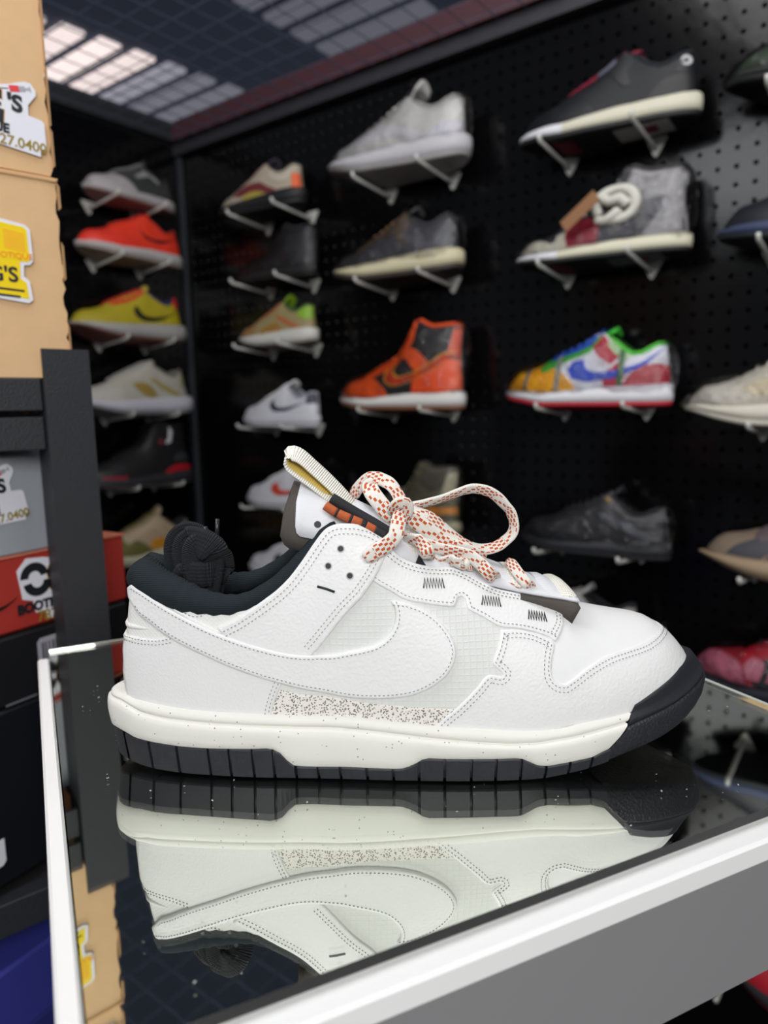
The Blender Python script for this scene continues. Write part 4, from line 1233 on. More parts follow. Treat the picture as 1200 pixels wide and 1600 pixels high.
def carton(name, label, cat, x0, x1, z0, z1, depth, off, origin, ax, nrm, m, group=None, lid=None, bev=.0025, seed=1, rough=0.0):
    """a box: x along ax, depth away from nrm; origin at the base of its right front corner"""
    rz = math.atan2(ax.y, ax.x)
    t = thing(name, label, cat, origin + ax * x1 + nrm * off + UP * z0, rz, group)
    w = x1 - x0
    h = z1 - z0
    rnd = random.Random(seed)
    if not rough:
        top = h * (.62 if lid else 1)
        MB().box((-w, 0, 0), (0, depth, top), None, bev).build('box_body', m, t)
        if lid:
            MB().box((-w - .0012, -.0012, top + .0002), (.0012, depth + .0012, h), None, bev).build('box_lid', lid, t)
    else:
        # corrugated card: slightly bowed faces and a crumpled edge
        nx, nz = 10, 24
        V, F = [], []
        loop = [(-w * (1 - i / nx), 0.0) for i in range(nx + 1)] + [(0, depth * i / 6) for i in range(1, 7)] + [(-w * i / nx, depth) for i in range(1, nx + 1)] + [(-w, depth * (1 - i / 6)) for i in range(1, 6)]
        for k in range(nz + 1):
            z = h * k / nz
            for i, (x, y) in enumerate(loop):
                j = rough * (rnd.random() - .5)
                if i == nx: V.append((x + j * 1.6 - .001, y + .0008, z))
                elif i == nx - 1: V.append((x * .3 + j * .6, y - abs(j) * .15, z))
                else: V.append((x, y + j * .12, z))
        n = len(loop)
        for k in range(nz):
            for i in range(n):
                F.append((k * n + i, k * n + (i + 1) % n, k * n + n + (i + 1) % n, k * n + n + i))
        F.append(tuple(range(n - 1, -1, -1))); F.append(tuple(nz * n + i for i in range(n)))
        sm = obj('box_body', V, F, m, t, True); sm.data.set_sharp_from_angle(angle=R(35))
        # torn outer ply hanging at the corner
        mb = MB()
        zz = 0.006
        while zz < h - .02:
            L = rnd.uniform(.02, .045)
            if rnd.random() < .75:
                a = rnd.uniform(.0004, .0015)
                mb.add([(-.001, -.0006, zz), (a, .0004, zz + .002), (a * rnd.uniform(.7, 1.1), .0004, zz + L - .003), (-.001, -.0006, zz + L), (-.001, .001, zz), (a - .0006, .0018, zz + .002), (a - .0008, .0018, zz + L - .003), (-.001, .001, zz + L)],
                       [(0, 1, 2, 3), (7, 6, 5, 4), (0, 4, 5, 1), (1, 5, 6, 2), (2, 6, 7, 3)])
            zz += L
        tag(mb.build('torn_edge', mat('card_torn', (206, 164, 118), .9), t), kind='stuff')
        MB().box((-w + .001, -.0012, h - .0035), (-.001, .004, h - .0005), None, .0006).build('top_flap_edge', mat('card_torn'), t)
    return t

def build_boxes():
    card = mat('brown_cardboard', (226, 186, 140), .85, var=.10, bump=('noise', 220, .12))
    Ed = Vector((-.245, .573, 0))
    g = 'boxes on the storage rack'
    lo = carton('cardboard_box', 'brown cardboard carton with a yellow sticker resting on top of the black rack', 'box', -.34, .0, .2012, .3500, .30, .003, Ed, R1, R2, card, g, rough=.0024, seed=4)
    st = Ed + R1 * -.0375 + R2 * .0042 + UP * .302 - lo.location
    fr = Matrix.Rotation(-RA, 3, 'Z')
    yellow_sticker(lo, fr @ (Ed + R1 * -.0430 + R2 * .0046 + UP * .2945 - lo.location), Vector((1, 0, 0)), UP, .00062)
    hi = carton('cardboard_box', 'brown cardboard carton with a white telephone number sticker, stacked on the other carton', 'box', -.34, -.0015, .3512, .56, .30, .002, Ed, R1, R2, card, g, rough=.0024, seed=9)
    store_sticker(hi, fr @ (Ed + R1 * -.0335 + R2 * .0036 + UP * .3860 - hi.location), Vector((math.cos(R(-3)), 0, math.sin(R(-3)))), Vector((math.sin(R(3)), 0, math.cos(R(3)))), .00060)
    frb = Matrix.Rotation(-RB, 3, 'Z')
    grey = mat('pale_grey_card', (158, 163, 170), .6)
    b = carton('shoe_box', 'pale grey shoe box with a white sticker on the rack, above the red box', 'box', -.36, -.052, .0632, .1430, .16, .0, BOXC, B1, B2, grey, g)
    ox = lambda t_, s, off, z: frb @ (BOXC + B1 * s + B2 * off + UP * z - t_.location)
    store_sticker(b, ox(b, -.1165, .0006, .108), Vector((math.cos(R(7)), 0, math.sin(R(7)))), Vector((-math.sin(R(7)), 0, math.cos(R(7)))), .00056)
    red = mat('red_card', (174, 52, 44), .5)
    b = carton('shoe_box', 'red shoe box with the round white store sticker, poking out behind the black upright', 'box', -.36, .003, .0020, .0628, .20, .0, BOXC, B1, B2, red, g)
    store_sticker(b, ox(b, -.0581, .0006, .0285), Vector((1, 0, 0)), UP, .00074)
    dk = mat('black_mark', (40, 22, 22), .5)
    mark = [(0, 0), (6, 1.5), (12, 4.5), (17, 8), (12, 5.6), (6, 3.6), (1, 3)]
    plate('printed_mark', [(x * .001, z * .001) for x, z in mark], dk, b, ox(b, -.122, .0004, .0225), Vector((1, 0, 0)), UP)
    plate('printed_emblem', [(math.cos(2 * PI * k / 20) * .008, math.sin(2 * PI * k / 20) * .008) for k in range(20)], dk, b, ox(b, -.126, .0004, .054), Vector((1, 0, 0)), UP)
    MB().box((-.367, -.0008, .0604), (.0008, .2008, .0618)).build('lid_edge', mat('red_card_edge', (206, 120, 96), .6), b)
    blk = mat('black_card', (17, 18, 22), .55)
    b = carton('shoe_box', 'black shoe box with a grey barcode label, directly under the red box', 'box', -.36, .002, -.0560, .0006, .20, .0, BOXC, B1, B2, blk, g)
    lab = plate('barcode_label', [(-.013, -.018), (.014, -.018), (.014, .010), (.011, .013), (-.010, .013), (-.013, .010)], mat('label_grey', (170, 168, 178), .5), b, ox(b, -.079, .0004, -.0215), Vector((1, 0, 0)), UP)
    for k in range(7):
        x = -.0095 + k * .0032
        plate('bar', [(x, -.012), (x + (.0012 if k % 3 else .002), -.012), (x + (.0012 if k % 3 else .002), .009), (x, .009)], mat('label_bar', (96, 96, 104), .5), lab, ox(b, -.079, .0008, -.0215), Vector((1, 0, 0)), UP)
    MB().box((-.125, -.0006, .0012), (-.098, .0, .0026)).build('lid_glint', mat('lid_glint_grey', (110, 110, 116), .5), b)  # highlight on the lid edge, put in as a short grey strip
    b = carton('shoe_box', 'black shoe box with a small white sticker at its left end, lowest above the shelf', 'box', -.36, .0, -.2000, -.0570, .20, .0, BOXC, B1, B2, mat('dark_navy_card', (13, 15, 22), .5), g)
    plate('sticker', [(-.02, -.012), (.0, -.012), (.003, -.009), (.003, .010), (-.02, .010)], mat('sticker_white'), b, ox(b, -.1385, .0004, -.1695), Vector((1, 0, 0)), UP)
    b = carton('shoe_box', 'deep blue shoe box on the lower shelf beside the display case', 'box', -.36, -.02, -.43, -.2660, .20, .004, BOXC, B1, B2, mat('deep_blue_card', (44, 48, 120), .5), g, lid=mat('deep_blue_lid', (56, 60, 146), .5))
    tt = bpy.data.objects
    return

# ------------------------------------------------------------------ shoes on the walls
TOP_LOW = [(0, 97), (10, 97), (22, 92), (36, 84), (50, 81), (62, 82), (76, 90), (90, 103), (102, 113), (112, 119), (122, 118), (134, 111), (150, 101), (170, 96), (190, 88), (212, 80), (224, 70), (232, 72.4), (400, 72)]
TOP_HIGH = [(0, 158), (10, 162), (30, 160), (55, 158), (75, 164), (92, 172), (101, 174), (110, 160), (119, 140), (130, 122), (145, 106), (170, 97), (190, 88), (212, 80), (224, 70), (232, 72.4), (400, 72)]
TOP_RUN = [(0, 104), (8, 108), (18, 106), (36, 94), (52, 90), (66, 92), (82, 100), (98, 112), (110, 120), (122, 116), (140, 109), (160, 101), (185, 90), (210, 79), (224, 70), (232, 70), (400, 72)]
HT_HIGH = ([0, 40, 80, 100, 115, 128, 145, 168, 200, 216, 237, 246, 256, 267, 274, 279, 284, 290, 294, 297], [330, 320, 300, 262, 215, 165, 125, 105, 90, 83, 72.5, 69.5, 67, 65, 62.5, 59, 54.5, 47.5, 41, 35])
HS_RUN = [44, 44, 44, 44, 43, 42, 41, 39, 38, 37, 35, 33, 32, 31, 30.5, 30, 30, 30, 31, 32, 32.5, 33, 33.5, 34, 34.5]
SH_HIGH = (SHEAR[0] + [175], SHEAR[1] + [11])
PLAN_RUN = [(-6, 0), (-5, 5), (-2, 11), (4, 18), (12, 24), (23, 29), (34, 32), (49, 34.5), (71, 37), (102, 39), (144, 43), (171, 46), (198, 48), (217, 47.5), (235, 45), (255, 40), (272, 33), (287, 23), (297, 13), (301.5, 6), (303, 0)]
ROCK = [(-2, 9), (6, 6), (24, 2.5), (49, .8), (80, 0), (185, 0), (208, 2), (229, 6), (254, 12.5), (272, 18.5), (291, 25), (303, 28)]
FORMS = dict(
    low=Form(ST, WB, HS, HTs, HT, SHEAR, TOP_LOW, PLAN, BOT, 7, True),
    high=Form(ST, WB, HS, HT_HIGH[0], HT_HIGH[1], SH_HIGH, TOP_HIGH, PLAN, BOT, 7, True),
    run=Form(ST, WB, HS_RUN, HTs, HT, SHEAR, TOP_RUN, PLAN_RUN, ROCK, 6, True))

PANELS = dict(
    logo=[(16, 82), (46, 67), (90, 57), (120, 55), (136, 60), (143, 70), (146, 78), (155, 73), (158, 62), (150, 50), (134, 44), (110, 45), (75, 53), (40, 67)],
    big_logo=[(2, 92), (46, 67), (90, 57), (120, 55), (136, 62), (141, 76), (160, 74), (168, 60), (160, 46), (134, 40), (100, 43), (60, 54), (30, 68)],
    eyestay=[(97, 101), (106, 112), (114, 117), (128, 113), (150, 100), (180, 91), (215, 79), (224, 66), (216, 56), (196, 64), (170, 74), (150, 80), (135, 86), (122, 72), (112, 60), (98, 60), (106, 84)],
    counter=[(0, 37), (0, 66), (22, 66), (44, 62), (62, 50), (76, 30), (47, 31), (20, 33)],
    heel_tab=[(0, 66), (0, 95), (12, 95), (24, 88), (30, 66)],
    mud=[(150, 26), (160, 40), (176, 54), (190, 62), (205, 66), (214, 60), (212, 46), (222, 42), (240, 52), (262, 60), (276, 60), (279, 59.4)],
    quarter=[(40, 33), (44, 62), (48, 80), (64, 80), (80, 90), (98, 100), (112, 74), (132, 84), (148, 80), (170, 74), (186, 60), (165, 42), (150, 27), (100, 31)],
    collar_patch=[(10, 96), (24, 90), (40, 82), (60, 80), (80, 91), (92, 103), (92, 86), (78, 72), (56, 66), (30, 70)],
    high_collar=[(6, 158), (28, 156), (54, 154), (76, 160), (90, 166), (98, 140), (94, 112), (70, 104), (40, 106), (8, 112)],
    high_strap=[(4, 112), (40, 106), (72, 104), (98, 112), (110, 122), (112, 110), (100, 98), (70, 90), (40, 92), (4, 98)],
    high_eyestay=[(97, 166), (101, 172), (109, 158), (119, 138), (130, 120), (146, 104), (170, 96), (190, 87), (214, 79), (224, 66), (214, 58), (194, 66), (168, 76), (146, 84), (128, 98), (114, 116), (102, 134)],
    high_heel=[(0, 40), (0, 150), (20, 150), (30, 112), (38, 80), (60, 50), (70, 31), (30, 33)],
    stripe=[(20, 40), (60, 60), (100, 78), (120, 84), (128, 78), (104, 66), (70, 50), (30, 34)],
    side_band=[(60, 42), (100, 62), (140, 74), (176, 74), (200, 64), (216, 50), (190, 44), (150, 50), (110, 46), (80, 36)],
    toe_wrap=[(214, 28), (220, 50), (238, 62), (262, 64), (276, 61), (279, 59.4)],
    midpanel=[(96, 34), (110, 58), (134, 62), (162, 52), (182, 36), (150, 28)])

def wrap_material():
    if 'clear_wrap' in MATS: return MATS['clear_wrap']
    m = bpy.data.materials.new('clear_wrap')
    m.use_nodes = True
    nt = m.node_tree
    nt.nodes.remove(nt.nodes['Principled BSDF'])
    out = nt.nodes['Material Output']
    tr = nt.nodes.new('ShaderNodeBsdfTransparent'); gl = nt.nodes.new('ShaderNodeBsdfGlossy'); mx = nt.nodes.new('ShaderNodeMixShader')
    tr.inputs[0].default_value = (.95, .95, .96, 1)
    gl.inputs['Roughness'].default_value = .07
    lw = nt.nodes.new('ShaderNodeLayerWeight'); lw.inputs[0].default_value = .34
    no = nt.nodes.new('ShaderNodeTexNoise'); no.inputs['Scale'].default_value = 46; no.inputs['Detail'].default_value = 3
    co = nt.nodes.new('ShaderNodeTexCoord'); nt.links.new(co.outputs['Object'], no.inputs['Vector'])
    bp = nt.nodes.new('ShaderNodeBump'); bp.inputs['Strength'].default_value = .9; bp.inputs['Distance'].default_value = .013
    nt.links.new(no.outputs['Fac'], bp.inputs['Height'])
    for n_ in (gl, lw): nt.links.new(bp.outputs[0], n_.inputs['Normal'])
    md = nt.nodes.new('ShaderNodeMath'); md.operation = 'MULTIPLY'; md.inputs[1].default_value = .85
    nt.links.new(lw.outputs['Fresnel'], md.inputs[0])
    nt.links.new(md.outputs[0], mx.inputs[0]); nt.links.new(tr.outputs[0], mx.inputs[1]); nt.links.new(gl.outputs[0], mx.inputs[2])
    nt.links.new(mx.outputs[0], out.inputs[0])
    MATS['clear_wrap'] = m
    return m

def wall_shoe(label, loc, rz, form='low', L=.29, base=(200, 200, 200), mid=(225, 225, 222), out=(40, 40, 44), toe=None, panels=(), tongue=None, laces=None, lining=(30, 30, 34), wrap=0, bow=None, group='', pitch=0.0,
              band=None, flare=3.0, midcut=None, tongue_up=14, extra=None, zs=1.0, bowpos=None, soleprint=None, name='sneaker'):
    """loc = where the sole's mid length meets the hooks"""
    f = FORMS[form]
    k = L / .303
    d = Vector((math.cos(rz), math.sin(rz), 0))
    t = thing(name, label, 'shoe', Vector(loc) - d * (.15 * k), rz, group, k)
    t.scale.z = k * zs
    t.rotation_euler = (Matrix.Rotation(rz, 3, 'Z') @ Matrix.Rotation(R(6.0), 3, 'X') @ Matrix.Rotation(-pitch, 3, 'Y')).to_euler()
    C = lambda c, r_=.6: mat('shoe_%d_%d_%d' % c, c, r_, var=.06)
    bot = lambda s: interp(s, [p[0] for p in f.bot], [p[1] for p in f.bot])
    hs = lambda s: f.hs(min(max(s - 4, 0), 297)) + .8
    bd = band if band is not None else f.band
    ho = lambda s: bot(s) + bd
    ring(f, 'outsole', C(out), t, [(150, bot, -6), (150, bot, -.6), (150, lambda s: bot(s) + 1.5, .6), (150, ho, flare * .7), (150, ho, -2)], 26, cap0=True)
    ring(f, 'outsole', C(out), t, [(150, bot, -6), (150, bot, -.6), (150, lambda s: bot(s) + 1.5, .6), (150, ho, flare * .7), (150, ho, -2)], 26, front=True, cap0=True)
    if soleprint:
        for (a, b, w, c) in ((40, 128, 24, soleprint[0]), (62, 84, 12, soleprint[1]), (196, 232, 26, soleprint[1])):
            zo = -.45 if w == 12 else -.25
            V = [Vector((x, y, bot(x) + zo + dz)) * .001 for dz in (0, .2) for x in [a + (b - a) * i / 6 for i in range(7)] for y in (-w, w)]
            F = [(2 * i, 2 * i + 1, 2 * i + 3, 2 * i + 2) for i in range(6)] + [(14 + 2 * i, 16 + 2 * i, 17 + 2 * i, 15 + 2 * i) for i in range(6)]
            obj('sole_print', V, F, C(c), t, False)
    mq = lambda q: (lambda s: ho(s) + (hs(s) - ho(s)) * q)
    for fr in (False, True):
        send = (midcut if midcut else 150)
        ring(f, 'midsole', C(mid if not (fr and midcut) else (232, 232, 238)), t, [(send, lambda s: ho(s) + .1, -2), (send, lambda s: ho(s) + .1, flare * .8), (send, mq(.45), flare), (send, mq(.85), flare * .7), (send, mq(1.0), -.6), (send, mq(.98), -5)], 26, front=fr)
    shell(f, 'upper', C(base), t, 44, 9, smin=-1)
    shell(f, 'lining', C(lining, .9), t, 30, 5, off=-3.5, t0=4, t1=232)
    pts = [f.P(s, f.cut(s), sd, -2.2) + Vector((0, 0, .0012)) for sd, q in ((-1, [104, 88, 72, 56, 40, 24, 12, 4]), (1, [4, 12, 24, 40, 56, 72, 88, 104])) for s in q]
    mb = MB(); mb.tube(pts, [.0026] + [.0042] * 14 + [.0026], 8); mb.build('collar', C(extra or lining, .9), t, True)
    if toe: overlay(f, 'toe_box', [(203, -1), (203, 38), (217, 62), (226, 78), (231, 90), (226, 102), (217, 118), (203, 142), (203, 181), (285, 181), (292, 150), (292, 90), (292, 30), (285, -1)], 1, .4, C(toe), t, 8, 12, .3)
    for p in panels:
        nm, key, col = p[0], p[1], p[2]
        lift = p[3] if len(p) > 3 else 1.0
        poly = [(a, f.phi(a, b)) for a, b in (PANELS[key] if isinstance(key, str) else key)]
        if key in ('mud', 'toe_wrap'):
            near = poly
            poly = mirror_poly(near[:-1] + [(near[-1][0], 90)]) + [(230, 180), (262, 180), (285, 180), (294, 150), (296, 90), (294, 30), (285, 0), (262, 0), (230, 0), (190, 0)][:]
        overlay(f, nm, poly, 1, lift, C(col, .5), t, 7, 11, .5)
    # tongue
    tc = tongue or base
    P = [(222, f.raw(222, f.cut(222), 1).z - 1)]
    for s in (200, 180, 160, 140, 124, 112): P.append((s, f.raw(s, f.cut(s), 1).z + 3))
    top = P[-1]
    P.append((top[0] - 10, top[1] + tongue_up * .6)); P.append((top[0] - 17, top[1] + tongue_up))
    V, F = [], []
    N = 8
    for i, (x, z) in enumerate(P):
        for off in (0, -5):
            for j in range(N + 1):
                v = j / N * 2 - 1
                V.append(Vector((x + off * .5, 21 * v * (1 - .25 * (i == len(P) - 1)), z + off - 7 * v * v + 2)) * .001)
    q = 2 * (N + 1)
    for i in range(len(P) - 1):
        for j in range(N):
            F += [(i * q + j, i * q + j + 1, i * q + q + j + 1, i * q + q + j), (i * q + N + 1 + j, i * q + q + N + 1 + j, i * q + q + N + 2 + j, i * q + N + 2 + j)]
        F += [(i * q, i * q + q, i * q + q + N + 1, i * q + N + 1), (i * q + N, i * q + 2 * N + 1, i * q + q + 2 * N + 1, i * q + q + N)]
    b0 = (len(P) - 1) * q
    for j in range(N): F.append((b0 + j, b0 + j + 1, b0 + N + 2 + j, b0 + N + 1 + j))
    fix(obj('tongue', V, F, C(tc, .8), t))
    if laces:
        for s in ((204, 190, 175, 160, 146, 132, 120) if form != 'high' else (204, 190, 175, 160, 146, 134, 124, 116)):
            zc = interp(s, [p_[0] for p_ in reversed(P)], [p_[1] for p_ in reversed(P)]) + 5
            a, b = f.P(s, f.cut(s) - 3, -1, .5) * 1000, f.P(s - 4, f.cut(s - 4) - 3, 1, .5) * 1000
            pt = [tuple(a), (s - 1, a.y * .5, zc - 1), (s - 2, 0, zc), (s - 3, b.y * .5, zc - 1), tuple(b)]
            mb = MB(); mb.tube([Vector(p_) * .001 for p_ in smooth_line(pt, 6)], .0024, 6)
            mb.build('lace', C(laces, .8), t, True)
    if bow:
        x, y0, z = bowpos or (128, 0, f.raw(128, f.cut(128), 1).z + 10)
        flat = [(1, [(33 * math.cos(R(a)), 2 * math.sin(R(3 * a)), 31 * math.sin(R(a))) for a in range(-30, 321, 30)]), (1, [(-22, 4, -6), (-8, 8, 10), (8, 9, 4), (22, 5, 14)]), (1, [(-8, 5, -14), (2, 8, -24), (14, 6, -30), (30, 3, -26)])]
        for sx, pts_ in flat if bowpos else ((1, [(0, 0, 0), (14, 12, 8), (26, 22, 0), (20, 26, -14), (6, 16, -8), (0, 4, 0)]), (-1, [(0, 0, 0), (-12, 14, 12), (-20, 24, 6), (-12, 26, -8), (0, 14, -6), (2, 4, 0)]), (1, [(0, 4, 0), (8, 20, -12), (10, 26, -30)]), (1, [(0, 2, 0), (10, -10, 4), (16, -22, -6)])):
            mb = MB(); mb.tube([Vector((x + a, y0 + b, z + c)) * .001 for a, b, c in smooth_line(pts_, 4)], bow * .001, 8)
            mb.build('lace_bow_loop', C(laces, .8), t, True)
    if wrap:
        rnd = random.Random(int(abs(loc[0] * 977 + loc[2] * 631)))
        rows = [-6, 0, 14, 34, 60, 86, 108, 128, 150, 175, 200, 225, 250, 272, 290, 301, 307]
        V, F = [], []
        K = 18
        for x in rows:
            s = min(max(x, 2), 295)
            w, a, b = f.par(s)
            c = min(f.cut(s), 88) if s < 232 else 89
            top = f.raw(s, c, 1)
            tz = top.z + 9 + (tongue_up if 86 < s < 125 else 0)
            e = .35 if x in (-6, 307) else .8 if x in (0, 301) else 1
            ww = (f.pw(min(max(x, 3), 298)) + 5)
            for j in range(K):
                an = 2 * PI * j / K
                cz = math.sin(an); cy = math.cos(an)
                lo = bot(s) + .4
                mid_z = (tz + lo) / 2
                wz = ww if cz < .1 else ww + (max(abs(top.y), 12) + 5 - ww) * min(1, cz * 1.2)
                y = math.copysign(abs(cy) ** .55, cy) * wz
                z = mid_z + math.copysign(abs(cz) ** .7, cz) * (tz - mid_z)
                V.append(Vector((x + rnd.uniform(-2, 2), y * e + rnd.uniform(-1.5, 1.5), mid_z + (z - mid_z) * e + rnd.uniform(0, 1.6) * (1 if cz > -.3 else 0))) * .001)
        for i in range(len(rows) - 1):
            for j in range(K):
                F.append((i * K + j, i * K + (j + 1) % K, i * K + K + (j + 1) % K, i * K + K + j))
        F.append(tuple(range(K - 1, -1, -1))); F.append(tuple((len(rows) - 1) * K + j for j in range(K)))
        fix(obj('plastic_wrap', V, F, wrap_material(), t))
    return t

def make_hook():
    white = mat('hook_white', (214, 214, 208), .45)
    t = thing('peg_hook', 'hook', 'hook')
    # x along the wall, y out of the wall, z up; the arm's upper side is at z = 0
    MB().tube([(0, .003, -.0036), (0, .03, -.0036), (0, .118, -.0036), (0, .1235, -.0026), (0, .127, .0006), (0, .1285, .005)], [.0034] * 5 + [.003], 8).build('arm', white, t, True)
    MB().prism([(-.0155, .0145), (.0155, .0145), (.0165, .0115), (.003, -.0140), (0, -.016), (-.003, -.0140), (-.0165, .0115)], .0006, .0042).build('back_plate', white, t, clean=True)
    return t

HOOK = []
ROLL_UP = R(6.0)                    # the hooks' arms rise towards their tips
def place_hook(loc, rz, label, group):
    if not HOOK:
        t = make_hook(); HOOK.append(t)
    else:
        t = HOOK[0].copy(); COL.objects.link(t)
        for ch in HOOK[0].children:
            c = ch.copy(); COL.objects.link(c); c.parent = t
    t.location = loc
    t.rotation_euler = (ROLL_UP, 0, rz)
    tag(t, label, 'hook', group)
    return t

RZ1 = math.atan2(-W1.y, -W1.x)      # toe to the left on the right wall
RZ2 = math.atan2(-W2.y, -W2.x)      # toe towards the camera on the left wall
HZ1 = math.atan2(N1.y, N1.x) - PI / 2
HZ2 = math.atan2(N2.y, N2.x) - PI / 2
COLS = dict(A=(.43, (.318, .458)), B=(.762, (.678, .826)), C=(1.157, (1.062, 1.207)), D=(1.47, (1.385, 1.535)), L=(-.238, (-.268, -.143)))

def hang(col, z, label, short, off=.066, shift=0.0, hooks=True, **kw):
    g = 'shoes hung on the left wall' if col == 'L' else 'shoes hung on the right wall'
    c, hk = COLS[col]
    z = z - .012
    off, zz = off * math.cos(ROLL_UP), z + off * math.sin(ROLL_UP) + .0004
    if col == 'L':
        o = wall_shoe(label, on_left(c + shift, off, zz), RZ2, group=g, **kw)
    else:
        o = wall_shoe(label, on_right(c + shift, off, zz), RZ1, group=g, **kw)
    if hooks:
        for i, s in enumerate(hk):
            lab = ('white hook under the %s of the %s' % ('toe' if i == 0 else 'heel', short))
            p = on_left(s, 0, z) if col == 'L' else on_right(s, 0, z)
            place_hook(p, HZ2 if col == 'L' else HZ1, lab, 'white wall hooks')
    return o

def build_wall_shoes():
    W = (226, 226, 230)
    # column A, nearest the corner on the right wall
    hang('A', .606, 'beige and maroon shoe with thick black sole and orange heel by the corner', 'thick-soled beige shoe', form='run', L=0.255, base=(176, 164, 146), mid=(30, 31, 34), out=(24, 24, 27), toe=(170, 158, 142), flare=4, band=10, shift=-0.070,
         panels=(('side_panel', 'midpanel', (166, 152, 70), .8), ('collar_panel', 'collar_patch', (196, 188, 172), .8), ('heel_panel', [(0, 44), (0, 82), (16, 82), (18, 44)], (226, 92, 40), 1.2), ('quarter_panel', 'side_band', (112, 48, 52), 1.1)), tongue=(58, 52, 62), laces=(150, 90, 92))
    hang('A', .459, 'plain black high-top shoe in clear plastic by the corner', 'plain black high-top', form='high', L=0.238, base=(24, 23, 26), mid=(28, 26, 28), out=(20, 20, 22), panels=(('eyestay', 'high_eyestay', (30, 29, 33)), ('heel_panel', 'high_heel', (34, 34, 38)), ('toe_overlay', 'mud', (26, 24, 27))), laces=(30, 28, 30), wrap=1, zs=.84, shift=-0.030)
    hang('A', .317, 'olive tan shoe with a lime green heel collar on a thick white sole', 'lime-collared tan shoe', form='run', L=0.235, base=(146, 132, 92), mid=(198, 196, 190), out=(150, 142, 134), band=3, toe=(150, 112, 70), lining=(60, 90, 50), shift=-0.035,
         panels=(('side_panel', 'midpanel', (150, 108, 48), .8), ('side_band', 'stripe', (170, 96, 60), .9), ('heel_panel', [(0, 70), (0, 106), (16, 104), (34, 94), (44, 90), (40, 76), (22, 68)], (128, 168, 36), 1.4), ('lace_panel', [(206, 82), (204, 75), (178, 82), (150, 93), (128, 105), (112, 115), (116, 119), (130, 112), (150, 101), (180, 91)], (178, 98, 62), 1.2)), tongue=(128, 168, 36), laces=(140, 110, 70), tongue_up=22)
    hang('A', .136, 'white low-top shoe with a thin black side logo and dark heel', 'white shoe with thin black logo', L=0.238, base=(206, 206, 216), mid=(198, 198, 208), out=(190, 190, 198), flare=2.5, toe=(198, 198, 208), panels=(('eyestay', 'eyestay', (212, 212, 220)), ('toe_overlay', 'mud', (206, 206, 214), .8), ('heel_counter', 'counter', (208, 208, 216), .8), ('heel_tab', 'heel_tab', (58, 62, 76), 1.0), ('side_logo', 'logo', (44, 48, 62), 1.8)), tongue=W, laces=W, lining=(150, 152, 164), shift=-0.033)
    hang('A', -.052, 'white low-top shoe with an orange-red side logo', 'white shoe with red logo', L=0.238, base=(204, 204, 212), mid=(196, 196, 204), out=(186, 186, 194), flare=2.5, toe=(200, 200, 208), panels=(('eyestay', 'eyestay', (208, 208, 216)), ('toe_overlay', 'mud', (206, 206, 214), .8), ('side_logo', 'big_logo', (202, 66, 52), 1.8)), tongue=W, laces=W, lining=(150, 152, 164), shift=-0.033)
    hang('A', -.222, 'white and black low-top shoe half hidden behind the dark knitted collar', 'half-hidden white and black shoe', L=0.245, base=(204, 204, 212), mid=(200, 200, 208), out=(190, 190, 198), panels=(('eyestay', 'eyestay', (208, 208, 216)), ('toe_overlay', 'mud', (212, 212, 220), .8), ('side_logo', 'big_logo', (28, 30, 38), 1.8), ('heel_counter', 'counter', (28, 30, 38), 1.0)), tongue=W, laces=W, shift=-0.033)
    # column B
    hang('B', .612, 'all pale grey chunky knit runner in plastic, high on the wall', 'pale grey chunky runner', form='run', L=.318, base=(198, 196, 192), mid=(192, 190, 196), out=(168, 164, 164), toe=(196, 194, 192), flare=5, band=5, panels=(('side_panel', 'side_band', (206, 203, 208), 1.0), ('heel_panel', 'counter', (198, 196, 204), 1.0), ('heel_tab', 'heel_tab', (206, 204, 200), .8)), tongue=(204, 202, 198), laces=(196, 194, 192), lining=(150, 148, 146), tongue_up=30, wrap=1, pitch=R(2.5), shift=-0.032)
    hang('B', .420, 'charcoal suede runner with a thick cream sole and brown laces', 'charcoal cream-soled runner', form='run', L=.300, base=(62, 62, 68), mid=(206, 198, 166), out=(58, 50, 46), toe=(58, 56, 58), flare=4, band=8, panels=(('eyestay', 'eyestay', (92, 78, 66), 1.0), ('side_band', 'stripe', (76, 76, 82), .9), ('heel_panel', 'counter', (72, 72, 78), 1.1)), tongue=(70, 68, 70), laces=(150, 110, 76), lining=(52, 52, 56), wrap=1, shift=-0.035)
    hang('B', .169, 'orange and black high-top shoe on a white sole with a brown base', 'orange and black high-top', form='high', L=.300, base=(26, 24, 24), mid=(214, 212, 208), out=(120, 76, 52), toe=(238, 92, 30), panels=(('toe_overlay', 'mud', (240, 92, 28), .8), ('eyestay', 'high_eyestay', (240, 90, 28), 1.0), ('heel_panel', [(0, 40), (0, 98), (30, 96), (60, 90), (84, 84), (98, 60), (100, 32), (40, 32)], (242, 90, 30), 1.1), ('collar_panel', 'high_collar', (28, 27, 28), .8), ('quarter_panel', [(64, 92), (80, 104), (98, 118), (112, 118), (126, 100), (104, 84), (96, 76)], (240, 92, 32), 1.2), ('logo_edge', [(2, 112), (40, 84), (84, 64), (118, 50), (150, 48), (164, 60), (164, 76), (140, 92), (144, 76), (132, 66), (108, 70), (70, 86), (30, 108)], (210, 150, 40), 1.5), ('side_logo', [(6, 108), (40, 86), (84, 66), (118, 52), (148, 50), (160, 60), (160, 74), (144, 86), (147, 76), (134, 63), (108, 67), (70, 82), (30, 104)], (196, 58, 28), 2.0), ('heel_tab', [(0, 100), (0, 156), (10, 156), (16, 128), (22, 104)], (222, 78, 32), 1.4)), tongue=(206, 76, 34), laces=(218, 84, 36), lining=(176, 66, 36), extra=(214, 78, 34), wrap=1, shift=-0.026)
